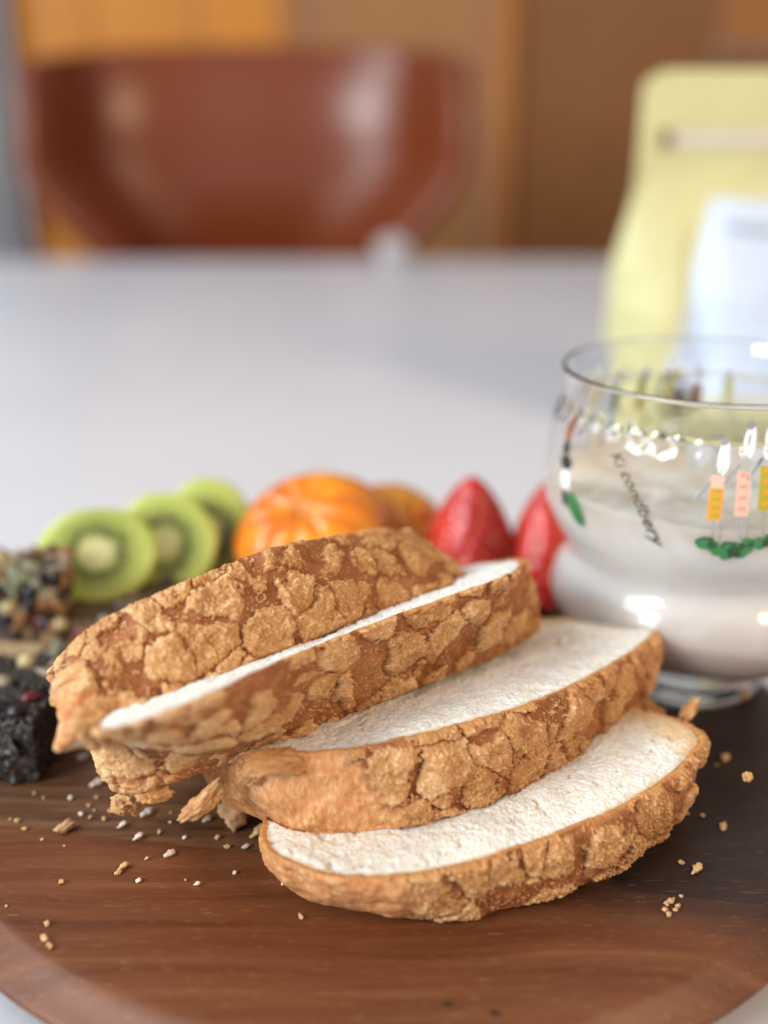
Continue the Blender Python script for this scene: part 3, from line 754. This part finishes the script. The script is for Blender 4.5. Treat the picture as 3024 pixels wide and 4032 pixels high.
bag_patch("dark_notch", [(-.0745, .1650), (-.0680, .1680), (-.0680, .1745), (-.0745, .1770)], mhole, .0022, 6)
bag_patch("dark_print", [(-.0740, .0270), (-.0620, .0150), (-.0490, .0290), (-.0630, .0420)], mdk, .0012, 8)

# ------------------------------------------------------------------ fruit
def seeds_mesh(): pass
mkw, nt, b = mat("kiwi_flesh", (.35, .5, .05), .3)
L = nt.links; tc = nt.nodes.new("ShaderNodeTexCoord"); sp = nt.nodes.new("ShaderNodeSeparateXYZ"); L.new(tc.outputs["Object"], sp.inputs[0])
xx_ = math_n(nt, 'MULTIPLY', sp.outputs[0], 1 / .0195); yy_ = math_n(nt, 'MULTIPLY', sp.outputs[1], 1 / .0195)
rad = math_n(nt, 'SQRT', math_n(nt, 'ADD', math_n(nt, 'MULTIPLY', xx_, xx_), math_n(nt, 'MULTIPLY', yy_, yy_)))
angn = math_n(nt, 'ARCTAN2', yy_, xx_)
ray_ = math_n(nt, 'MULTIPLY', math_n(nt, 'SINE', math_n(nt, 'MULTIPLY', angn, 34)), .035)
nz_ = noise(nt, tc.outputs["Object"], 200, 3)
rr_ = math_n(nt, 'ADD', math_n(nt, 'ADD', rad, math_n(nt, 'MULTIPLY', ray_, rad)), math_n(nt, 'MULTIPLY', math_n(nt, 'SUBTRACT', nz_, .5), .12))
L.new(ramp(nt, rr_, [(.0, (.60, .60, .32)), (.22, (.54, .55, .25)), (.34, (.28, .33, .09)), (.46, (.19, .22, .055)), (.62, (.30, .36, .085)), (.84, (.45, .52, .13)), (1.0, (.42, .50, .085))]), b.inputs["Base Color"])
b.inputs["Subsurface Weight"].default_value = .35; b.inputs["Subsurface Radius"].default_value = (.004, .006, .001); b.inputs["Subsurface Scale"].default_value = 1
mks, _, _ = mat("kiwi_seed", (.02, .013, .01), .3)
seed_me = None
bm = bmesh.new(); bmesh.ops.create_icosphere(bm, subdivisions=1, radius=1)
for v in bm.verts: v.co = Vector((v.co.x * .00105, v.co.y * .0006, v.co.z * .0004))
seed_me = bm_mesh("kiwi_seed", bm, True); seed_me.materials.append(mks)
def kiwi(loc, n, label, rx=.0195, ry=.0185, th=.006, spin=0):
    root = empty("kiwi_slice", loc, label, "kiwi slice", "kiwi slices leaning on each other")
    q = Vector(n).to_track_quat('Z', 'Y'); root.rotation_mode = 'QUATERNION'; root.rotation_quaternion = q
    prof_ = [(0.0003, -th / 2), (.4, -th / 2), (.8, -th / 2), (.955, -th * .47), (.99, -th * .3), (1.0, 0), (.99, th * .3), (.955, th * .47), (.8, th / 2), (.4, th / 2), (.22, th / 2 + .0003), (.0003, th / 2 + .0003)]
    a = np.linspace(0, 2 * np.pi, 72, endpoint=False)[:, None]; pr = np.array(prof_)
    wv = 1 + .015 * np.sin(3 * a + spin) + .01 * np.sin(7 * a)
    V = np.stack([np.cos(a) * pr[:, 0] * rx * wv, np.sin(a) * pr[:, 0] * ry * wv, np.broadcast_to(pr[:, 1], (72, len(pr)))], -1)
    fl = link("flesh", grid_mesh("flesh", V, wrap_i=True), mkw, root)
    for i in range(34):
        t = 2 * math.pi * i / 34 + random.uniform(-.05, .05); r_ = random.uniform(.36, .52)
        o = link("seed", seed_me, None, fl); o.location = (math.cos(t) * rx * r_, math.sin(t) * ry * r_, th / 2 + .0001); o.rotation_euler = (0, 0, t)
    return root
kiwi((-.0960, .3450, .0290), (.10, -.80, .62), "front kiwi slice of the three, nearest the seed bars, its pale core facing forwards", .0200, .0165)
kiwi((-.0765, .3590, .0268), (.02, -.82, .56), "middle kiwi slice of the three, half hidden by the front one", .0185, .0190, spin=1)
kiwi((-.0630, .3720, .0265), (.0, -.86, .50), "rearmost kiwi slice of the three, beside the orange", .0170, .0200, spin=2)

mor, nt, b = mat("orange_flesh", (.85, .28, .01), .22)
oc = objcoord(nt); f = noise(nt, oc, 260, 3, .6, .8); f2 = noise(nt, oc, 60, 2)
nt.links.new(ramp(nt, math_n(nt, 'ADD', math_n(nt, 'MULTIPLY', f, .2), math_n(nt, 'MULTIPLY', f2, .8)), [(.36, (.66, .14, .004)), (.5, (.80, .22, .007)), (.64, (.88, .33, .012))]), b.inputs["Base Color"])
bump(nt, b, f, .15, .0005)
b.inputs["Subsurface Weight"].default_value = .4; b.inputs["Subsurface Radius"].default_value = (.008, .003, .0008); b.inputs["Subsurface Scale"].default_value = 1; b.inputs["Coat Weight"].default_value = .4
mpi, _, _ = mat("orange_pith", (.86, .66, .38), .6)
def orange(loc, n, rxy, th, label, col=mor, spin=0):
    rX, rY = rxy; r_ = rX
    root = empty("orange_slice", loc, label, "orange slice", "peeled orange slices behind the bread")
    root.rotation_mode = 'QUATERNION'; root.rotation_quaternion = Vector(n).to_track_quat('Z', 'Y')
    ns = 10
    for k in range(ns):       # wedge segments
        a0, a1 = 2 * math.pi * k / ns + spin, 2 * math.pi * (k + 1) / ns + spin
        g = .0002
        ii, jj = 14, 20
        i, j = np.meshgrid(np.linspace(0, 1, ii), np.linspace(0, 2 * np.pi, jj, endpoint=False), indexing='ij')
        # cross section loop (along the wedge angle) swept from the core outwards
        rr2 = .02 + .96 * i; am = (a0 + a1) / 2; hw = ((a1 - a0) / 2 - g) * np.clip(1.0 - .75 * np.clip((i - .86) / .14, 0, 1) ** 2.2 * .25, .05, 1)
        zz2 = th / 2 * np.clip(1 - np.clip((i - .40) / .60, 0, 1) ** 2.2 * .9, .1, 1) * np.where(i < .001, .6, 1)
        ca = np.sign(np.cos(j)) * np.abs(np.cos(j)) ** .08; sa = np.sign(np.sin(j)) * np.abs(np.sin(j)) ** .16
        A = am + hw * ca
        V = np.stack([np.cos(A) * rr2 * rX, np.sin(A) * rr2 * rY, zz2 * sa], -1)
        me = grid_mesh("segment", np.swapaxes(V, 0, 1), wrap_i=True, flip=False)
        bmx = bmesh.new(); bmx.from_mesh(me); bmesh.ops.holes_fill(bmx, edges=bmx.edges, sides=0); bmesh.ops.recalc_face_normals(bmx, faces=bmx.faces); bmx.to_mesh(me); bmx.free()
        for p in me.polygons: p.use_smooth = True
        link("segment", me, col, root)
    bm = bmesh.new(); bmesh.ops.create_icosphere(bm, subdivisions=3, radius=1)
    for v in bm.verts: v.co = Vector((v.co.x * r_ * .07, v.co.y * r_ * .06, v.co.z * th * .49))
    link("core", bm_mesh("core", bm, True), mpi, root)
    return root
orange((-.0235, .3600, .0090), (.05, -.08, .99), (.0250, .0220), .016, "orange slice lying flat, mostly hidden underneath the glossy orange slice", spin=.2)
orange((-.0255, .3560, .0340), (-.22, -.40, .88), (.0275, .0270), .022, "glossy orange slice right of the kiwi, behind the rearmost bread slice")
orange((.0050, .3720, .0230), (.15, -.60, .80), (.0215, .0260), .016, "darker orange slice between the glossy one and the strawberries", spin=.3)

mst, nt, b = mat("strawberry_skin", (.62, .02, .015), .36)
f = noise(nt, objcoord(nt), 60, 2); nt.links.new(ramp(nt, f, [(.35, (.42, .010, .012)), (.65, (.66, .030, .020))]), b.inputs["Base Color"])
b.inputs["Subsurface Weight"].default_value = .2; b.inputs["Subsurface Radius"].default_value = (.005, .001, .0008); b.inputs["Subsurface Scale"].default_value = 1; b.inputs["Coat Weight"].default_value = .25; b.inputs["Coat Roughness"].default_value = .2
mss, _, _ = mat("strawberry_seed", (.60, .36, .10), .4)
bm = bmesh.new(); bmesh.ops.create_icosphere(bm, subdivisions=1, radius=1)
for v in bm.verts: v.co = Vector((v.co.x * .0006, v.co.y * .0009, v.co.z * .0004))
sseed = bm_mesh("seed", bm, True); sseed.materials.append(mss)
def strawberry(loc, h, r_, lean, label, spin=0):
    root = empty("strawberry", loc, label, "strawberry", "strawberries standing tip up"); root.rotation_euler = (R(lean[0]), R(lean[1]), spin)
    def rad_(t): return r_ * (np.clip(t, 0, 1) / .16) ** .5 * (t < .16) + r_ * (t >= .16) * (1 - .10 * np.clip((t - .16) / .84, 0, 1)) * np.clip(1 - np.clip((t - .16) / .84, 0, 1) ** 2.2, 0, 1) ** .68
    na, nt_ = 96, 90
    a = np.linspace(0, 2 * np.pi, na, endpoint=False)[:, None]; t = np.r_[np.linspace(0, .16, 16) ** 1, np.linspace(.17, 1, nt_ - 16)][None, :]
    rr3 = rad_(t) * (1 + .04 * np.cos(2 * a + 1) + .012 * np.sin(3 * a)) + 0 * a
    pts = []
    rows = 13
    for q in range(rows):
        tq = .10 + .84 * q / rows; nn = max(4, int(15 * float(rad_(np.array(tq))) / r_))
        for i in range(nn): pts.append((2 * math.pi * (i + .5 * (q % 2) + random.uniform(-.15, .15)) / nn, tq + random.uniform(-.012, .012)))
    dim = np.zeros_like(rr3)
    for pa, pt in pts:
        da = (a - pa + np.pi) % (2 * np.pi) - np.pi
        dd = (da * np.maximum(rr3, 1e-4)) ** 2 + ((t - pt) * h) ** 2
        dim += .0009 * np.exp(-dd / (.0012 ** 2))
    rr4 = np.maximum(rr3 - dim, 0)
    V = np.stack([np.cos(a) * rr4, np.sin(a) * rr4, t * h + 0 * a], -1)
    fl = link("flesh", grid_mesh("flesh", V, wrap_i=True), mst, root)
    for pa, pt in pts:
        r0 = float(rad_(np.array(pt))) * (1 + .04 * math.cos(2 * pa + 1) + .012 * math.sin(3 * pa)) - .0004
        o = link("seed", sseed, None, fl); o.location = (math.cos(pa) * r0, math.sin(pa) * r0, pt * h); o.rotation_euler = (R(90), 0, pa + R(90))
    return root
strawberry((.0305, .3640, .0003), .0510, .0178, (2, 0), "strawberry left of the pair, fully in view between the orange and the other strawberry")
strawberry((.0590, .3620, .0003), .0500, .0175, (-1, 3), "strawberry right of the pair, partly hidden by the glass", 1.3)

# ------------------------------------------------------------------ seeded bars at the left
msb, nt, b = mat("bar_binder", (.10, .055, .025), .5)
f = noise(nt, objcoord(nt), 300, 4); nt.links.new(ramp(nt, f, [(.35, (.035, .018, .010)), (.65, (.15, .09, .045))]), b.inputs["Base Color"])
mwf, nt, b = mat("oat_layer", (.40, .29, .15), .7)
f = noise(nt, objcoord(nt), 500, 4); nt.links.new(ramp(nt, f, [(.35, (.28, .18, .085)), (.65, (.50, .38, .22))]), b.inputs["Base Color"])
kinds = []
def seed_kind(name, size, col, rough=.4, taper=0):
    m, _, _ = mat(name, col, rough)
    bm = bmesh.new(); bmesh.ops.create_icosphere(bm, subdivisions=2, radius=1)
    for v in bm.verts:
        k = 1 - taper * v.co.x; v.co = Vector((v.co.x * size[0], v.co.y * size[1] * k, v.co.z * size[2] * k))
    me = bm_mesh(name, bm, True); me.materials.append(m); kinds.append((name, me)); return me
seed_kind("pumpkin_seed", (.0048, .0028, .0012), (.22, .24, .15), .45, .3)
seed_kind("sunflower_seed", (.0042, .0020, .0013), (.28, .22, .14), .5, .45)
seed_kind("hazelnut", (.0030, .0029, .0028), (.46, .37, .18), .4, .1)
seed_kind("almond_piece", (.0046, .0027, .0018), (.26, .12, .04), .5, .3)
seed_kind("cranberry", (.0034, .0024, .0018), (.12, .012, .012), .3, .1)
seed_kind("raisin", (.0036, .0025, .0020), (.016, .011, .013), .35, .1)
seed_kind("oat_flake", (.0030, .0024, .0008), (.30, .22, .12), .6, 0)
def seeded_bar(loc, rz, size, label, n, oat=False, tilt=(0, 0), sd=1):
    rnd = random.Random(sd)
    root = empty("seed_bar", loc, label, "seed bar", "seeded snack bars at the left of the board", rz); root.rotation_euler = (R(tilt[0]), R(tilt[1]), rz)
    lx, ly, lz_ = size
    bm = box_bm(-lx / 2, lx / 2, -ly / 2, ly / 2, 0, lz_, .0022, 3); bmesh.ops.subdivide_edges(bm, edges=bm.edges, cuts=5, use_grid_fill=True)
    P = np.array([v.co[:] for v in bm.verts]); d = fbm(P * 1000, .3, 3, sd)
    for v, a in zip(bm.verts, d): v.co *= 1 + .06 * a; v.co.z = max(v.co.z, 0)
    link("binder", bm_mesh("binder", bm, True), msb, root)
    if oat:
        bm = box_bm(-lx / 2 - .001, lx / 2 + .001, -ly / 2 - .0016, ly / 2 + .001, lz_ * .28, lz_ * .60, .0012, 3); bmesh.ops.subdivide_edges(bm, edges=bm.edges, cuts=4, use_grid_fill=True)
        for v in bm.verts: v.co += Vector((0, .0005 * math.sin(v.co.x * 700), .0005 * math.sin(v.co.x * 420 + 2)))
        link("oat_layer", bm_mesh("oat_layer", bm, True), mwf, root)
    for i in range(n):
        name, me = rnd.choice([kinds[i] for i in (0, 0, 1, 1, 2, 3, 3, 4, 4, 5, 5, 5, 6, 6)])
        o = link(name, me, None, root)
        f = rnd.random()
        if f < .46: p = (rnd.uniform(-lx / 2, lx / 2), -ly / 2 - .0004, rnd.uniform(.001, lz_)); e_ = (R(90) + rnd.uniform(-.5, .5), rnd.uniform(0, 6), rnd.uniform(-.4, .4))
        elif f < .84: p = (rnd.uniform(-lx / 2, lx / 2), rnd.uniform(-ly / 2, ly / 2), lz_ + .0002); e_ = (rnd.uniform(-.5, .5), rnd.uniform(-.5, .5), rnd.uniform(0, 6))
        else: p = (lx / 2 + .0003, rnd.uniform(-ly / 2, ly / 2), rnd.uniform(.001, lz_)); e_ = (rnd.uniform(-.5, .5), R(90) + rnd.uniform(-.5, .5), rnd.uniform(0, 6))
        if oat and f < .46 and lz_ * .25 < p[2] < lz_ * .62 and rnd.random() < .85: p = (p[0], p[1], lz_ * (.1 if rnd.random() < .5 else .82))
        o.location = p; o.rotation_euler = e_
        s_ = rnd.uniform(.75, 1.1); o.scale = (s_, s_, s_)
    return root
seeded_bar((-.0880, .3330, .0003), R(-6), (.070, .037, .0175), "lower seeded bar with a beige oat layer, lying left of the rearmost bread slice", 95, True, sd=3)
seeded_bar((-.1200, .3250, .0183), R(10), (.036, .022, .0160), "upper seeded bar with dark fruit and a round pale nut beside the front kiwi slice", 80, False, sd=5)
# black sesame bar
mse, nt, b = mat("black_sesame", (.02, .018, .017), .35)
f = noise(nt, objcoord(nt), 700, 3); nt.links.new(ramp(nt, f, [(.42, (.010, .008, .008)), (.58, (.045, .032, .022)), (.70, (.14, .11, .075))]), b.inputs["Base Color"])
ses = empty("black_sesame_bar", (-.1085, .2745, .0003), "black sesame bar cut off by the left edge, in front of the seeded bars", "sesame bar", rz=R(-4))
lx, ly, lz_ = .034, .036, .0175
bm = box_bm(-lx / 2, lx / 2, -ly / 2, ly / 2, 0, lz_, .0055, 4); bmesh.ops.subdivide_edges(bm, edges=bm.edges, cuts=9, use_grid_fill=True)
P = np.array([v.co[:] for v in bm.verts]); d = fbm(P * 1000, .25, 3, 4)
d9 = fbm(P * 1000, .6, 3, 14)
dv = [fbm(P * 1000 + 31 * q, .16, 3, 60 + q) for q in range(3)]
for v, a, a9, q0, q1, q2 in zip(bm.verts, d, d9, *dv): v.co *= 1 + .10 * a9; v.co += Vector((q0 * .010, q1 * .010, q2 * .009)); v.co.z = max(v.co.z, 0)
link("block", bm_mesh("block", bm, True), mse, ses)
ico = bmesh.new(); bmesh.ops.create_icosphere(ico, subdivisions=1, radius=1)
iv = np.array([v.co[:] for v in ico.verts]) * np.array([.00155, .0010, .0006]); fi = np.array([[v.index for v in f.verts] for f in ico.faces]); ico.free()
VV, FF = [], []
for i in range(2600):
    f = random.random()
    if f < .45: p = (random.uniform(-lx / 2, lx / 2), -ly / 2 - .0001, random.uniform(.0005, lz_)); e_ = Euler((R(90) + random.uniform(-.5, .5), random.uniform(0, 6), 0))
    elif f < .75: p = (random.uniform(-lx / 2, lx / 2), random.uniform(-ly / 2, ly / 2), lz_ + .0002); e_ = Euler((random.uniform(-.5, .5), random.uniform(-.5, .5), random.uniform(0, 6)))
    else: p = (lx / 2 + .0001, random.uniform(-ly / 2, ly / 2), random.uniform(.0005, lz_)); e_ = Euler((random.uniform(0, 6), R(90) + random.uniform(-.5, .5), 0))
    VV.append(iv @ np.array(e_.to_matrix()).T + np.array(p)); FF.append(fi + len(iv) * i)
link("sesame_seeds", np_mesh("sesame_seeds", np.vstack(VV), np.vstack(FF)), mse, ses, kind="stuff")
# big glossy pieces on top of the sesame bar
for (x, y, k) in ((.006, -.012, 5), (.011, -.014, 5), (.001, .003, 1), (.012, .008, 1), (-.004, -.014, 5), (.013, -.006, 4), (.012, .014, 6), (.004, .014, 2)):
    o = link(kinds[k][0], kinds[k][1], None, ses); o.location = (x, y, lz_ + .0010); o.rotation_euler = (random.uniform(-.3, .3), random.uniform(-.3, .3), random.uniform(0, 6))

# ------------------------------------------------------------------ crumbs lying on the board
mcw, nt, b = mat("loose_white_crumb", (.78, .70, .58), .9); b.inputs["Subsurface Weight"].default_value = .2; b.inputs["Subsurface Radius"].default_value = (.001, .001, .0008)
mct, nt, b = mat("loose_tan_crumb", (.62, .38, .17), .8)
f = noise(nt, objcoord(nt), 900, 3); nt.links.new(ramp(nt, f, [(.35, (.50, .25, .09)), (.6, (.72, .50, .27))]), b.inputs["Base Color"])
CM = {}
for mm, m_ in (("w", mcw), ("t", mct)):
    CM[mm] = []
    for i in range(5):
        me = blob("crumb", (1, .8, .62), 60 + i, 3, .75); me.materials.append(m_); CM[mm].append(me)
def crumb(x, y, s, kind, label, group, z=.00005, rot=None, stretch=(1, 1, 1)):
    me = random.choice(CM[kind]); o = link("bread_crumb", me, None, None, label=label, category="bread crumb", group=group)
    mz = min(v.co.z for v in me.vertices) * s * stretch[2]
    o.scale = (s * stretch[0], s * stretch[1], s * stretch[2]); o.location = (x, y, z - mz * .9); o.rotation_euler = (0, 0, rot if rot is not None else random.uniform(0, 6)); return o
GRP_L, GRP_R = "crumbs scattered over the left of the board", "crumbs scattered over the dark wood on the right"
for x, y, s, k, lab in (
    (-0.0797, 0.2338, 0.00243, "t", "largest tan crumb on the left wood, left of the bluish white ones"),
    (-0.0606, 0.2404, 0.00189, "w", "bluish white crumb nearest below the hanging crust shard"),
    (-0.0656, 0.2357, 0.00140, "w", "white crumb between the large tan crumb and the biggest white one"),
    (-0.0448, 0.2379, 0.00141, "w", "white crumb halfway between the hanging shard and the thick upright crumb"),
    (-0.0606, 0.2308, 0.00149, "w", "slightly oblong pale crumb below the biggest white one"),
    (-0.0519, 0.2240, 0.00157, "w", "pointed white crumb left of the frontmost slice's tip"),
    (-0.0618, 0.2194, 0.00121, "t", "upper of two tan crumbs touching on the reddish wood"),
    (-0.0627, 0.2172, 0.00087, "t", "lower of two tan crumbs touching on the reddish wood"),
    (-0.0737, 0.1950, 0.00111, "t", "elongated tan crumb near the lower left rim"),
    (-0.0186, 0.2022, 0.00072, "t", "single tan crumb below the frontmost slice"),
    (-0.0307, 0.2325, 0.00219, "t", "curved crust crumb leaning by the frontmost slice's left tip"),
    (-0.0337, 0.2270, 0.00124, "w", "pale crumb just below the thick upright crumb"),
    (-0.0288, 0.2265, 0.00135, "w", "pale crumb tucked against the frontmost slice's left tip"),
    (-0.0835, 0.2664, 0.00218, "w", "white crumb under the left end of the third slice"),
    (-0.0765, 0.2536, 0.00210, "w", "grey white crumb below the third slice's left end"),
    (-0.0640, 0.2523, 0.00160, "w", "white crumb under the hanging crust shard"),
    (-0.0413, 0.2532, 0.00222, "w", "white crumb in the gap under the second slice"),
    (0.0741, 0.2182, 0.00164, "t", "largest tan crumb on the dark wood at the right"),
    (0.0852, 0.2350, 0.00128, "t", "oblong tan crumb on the dark wood, near the right edge"),
    (0.0945, 0.2659, 0.00180, "t", "blurred tan crumb on the dark wood, furthest right"),
    (0.1084, 0.3035, 0.00186, "t", "brown crumb beside the foot of the glass"),
    ):
    crumb(x, y, s * (.72 if k == 'w' else .9), k, lab, GRP_L if x < .04 else GRP_R, rot=(.9 if s > .0012 else None), stretch=(1.15, .8, .8))
for x, y, s, k, lab in (
    (-0.0493, 0.2308, 0.00053, "w", "tiny whitish crumb some way behind the pointed white crumb"),
    (-0.0352, 0.2172, 0.00055, "w", "tiny whitish crumb some way left of the frontmost slice's left tip"),
    (-0.0464, 0.2147, 0.00033, "t", "specklike tan crumb some way in front of the pointed white crumb"),
    (-0.0433, 0.2131, 0.00065, "w", "small whitish crumb some way in front of the pointed white crumb"),
    (-0.0236, 0.2132, 0.00040, "w", "specklike whitish crumb some way in front of the frontmost slice's left tip"),
    (-0.0724, 0.1933, 0.00050, "t", "tiny tan crumb close in front of the elongated crumb near the rim, the left one"),
    (-0.0717, 0.1926, 0.00050, "t", "tiny tan crumb close in front of the elongated crumb near the rim, the right one"),
    (-0.0854, 0.2057, 0.00036, "t", "specklike tan crumb some way left of the elongated crumb near the rim"),
    (-0.0745, 0.1998, 0.00066, "t", "small tan crumb close behind the elongated crumb near the rim"),
    (-0.0900, 0.2342, 0.00061, "t", "small tan crumb some way left of the largest tan crumb"),
    (-0.0782, 0.2275, 0.00033, "t", "specklike tan crumb close in front of the largest tan crumb"),
    (-0.0763, 0.2442, 0.00055, "t", "tiny tan crumb some way behind the largest tan crumb, the left one"),
    (-0.0745, 0.2422, 0.00031, "w", "specklike whitish crumb some way right of the largest tan crumb"),
    (-0.0747, 0.2390, 0.00050, "t", "tiny tan crumb some way right of the largest tan crumb"),
    (-0.0710, 0.2382, 0.00067, "t", "small tan crumb some way right of the largest tan crumb"),
    (-0.0700, 0.2416, 0.00069, "t", "small tan crumb some way left of the biggest white crumb"),
    (-0.0774, 0.2404, 0.00064, "w", "small whitish crumb some way behind the largest tan crumb, the right one"),
    (-0.0819, 0.2473, 0.00069, "w", "small whitish crumb some way behind the largest tan crumb, the left one"),
    (-0.0546, 0.2412, 0.00034, "t", "specklike tan crumb some way right of the biggest white crumb"),
    (-0.0540, 0.2369, 0.00039, "w", "specklike whitish crumb some way right of the biggest white crumb"),
    (-0.0570, 0.2225, 0.00048, "t", "tiny tan crumb some way left of the pointed white crumb"),
    (-0.0951, 0.2638, 0.00043, "t", "tiny tan crumb some way behind the black sesame bar"),
    (-0.0921, 0.2496, 0.00046, "t", "tiny tan crumb close in front of the black sesame bar"),
    (-0.0965, 0.2564, 0.00055, "w", "tiny whitish crumb close behind the black sesame bar"),
    (-0.0927, 0.2375, 0.00068, "t", "small tan crumb some way in front of the black sesame bar"),
    (-0.0383, 0.2270, 0.00069, "t", "small tan crumb some way in front of the bluish crumb under the hanging shard"),
    (-0.0753, 0.2139, 0.00072, "t", "small tan crumb some way in front of the largest tan crumb"),
    (-0.0948, 0.2382, 0.00037, "t", "specklike tan crumb some way in front of the black sesame bar"),
    (-0.0412, 0.2306, 0.00071, "t", "small tan crumb close in front of the bluish crumb under the hanging shard"),
    (-0.0752, 0.2477, 0.00054, "t", "tiny tan crumb some way behind the largest tan crumb, the right one"),
    (-0.0672, 0.2446, 0.00039, "t", "specklike tan crumb some way left of the biggest white crumb"),
    (-0.0560, 0.2329, 0.00054, "t", "tiny tan crumb some way in front of the biggest white crumb"),
    (-0.0844, 0.2301, 0.00033, "w", "specklike whitish crumb some way left of the largest tan crumb"),
    (-0.0276, 0.2203, 0.00072, "t", "small tan crumb close in front of the frontmost slice's left tip"),
    (-0.0573, 0.2144, 0.00064, "w", "small whitish crumb some way right of the two touching tan crumbs"),
    (-0.0891, 0.2477, 0.00036, "w", "specklike whitish crumb some way right of the black sesame bar"),
    (0.0775, 0.2406, 0.00042, "t", "tiny tan crumb some way left of the oblong crumb near the right edge"),
    (0.0812, 0.2398, 0.00062, "t", "small tan crumb some way left of the oblong crumb near the right edge"),
    (0.0711, 0.2210, 0.00067, "t", "small tan crumb close left of the largest crumb on the dark wood"),
    (0.0532, 0.2160, 0.00032, "t", "specklike tan crumb some way left of the largest crumb on the dark wood"),
    (0.0641, 0.2064, 0.00056, "t", "tan speck in the loose cluster on the right, in front of the largest dark-wood crumb"),
    (0.0661, 0.2082, 0.00032, "t", "tan speck in the loose cluster on the right, in front of the largest dark-wood crumb"),
    (0.0665, 0.2056, 0.00060, "t", "tan speck in the loose cluster on the right, in front of the largest dark-wood crumb"),
    (0.0681, 0.2090, 0.00044, "t", "tan speck in the loose cluster on the right, in front of the largest dark-wood crumb"),
    (0.0632, 0.2044, 0.00067, "t", "tan speck in the loose cluster on the right, in front of the largest dark-wood crumb"),
    (0.0637, 0.2025, 0.00071, "t", "tan speck in the loose cluster on the right, in front of the largest dark-wood crumb"),
    (0.0656, 0.2044, 0.00051, "t", "tan speck in the loose cluster on the right, in front of the largest dark-wood crumb"),
    (0.0651, 0.2071, 0.00072, "t", "tan speck in the loose cluster on the right, in front of the largest dark-wood crumb"),
    (0.0913, 0.2629, 0.00043, "t", "tiny tan crumb some way behind the oblong crumb near the right edge"),
    (0.0737, 0.2198, 0.00033, "t", "specklike tan crumb close behind the largest crumb on the dark wood"),
    ):
    crumb(x, y, s, k, lab, 'specks in a loose cluster on the right' if 'loose cluster' in lab else GRP_L if x < .04 else GRP_R)
o = crumb(-0.0374, 0.2348, .0046, 't', 'thick upright crumb of crust standing in the gap left of the second slice', GRP_L, rot=.4, stretch=(.75, .75, 1.5))
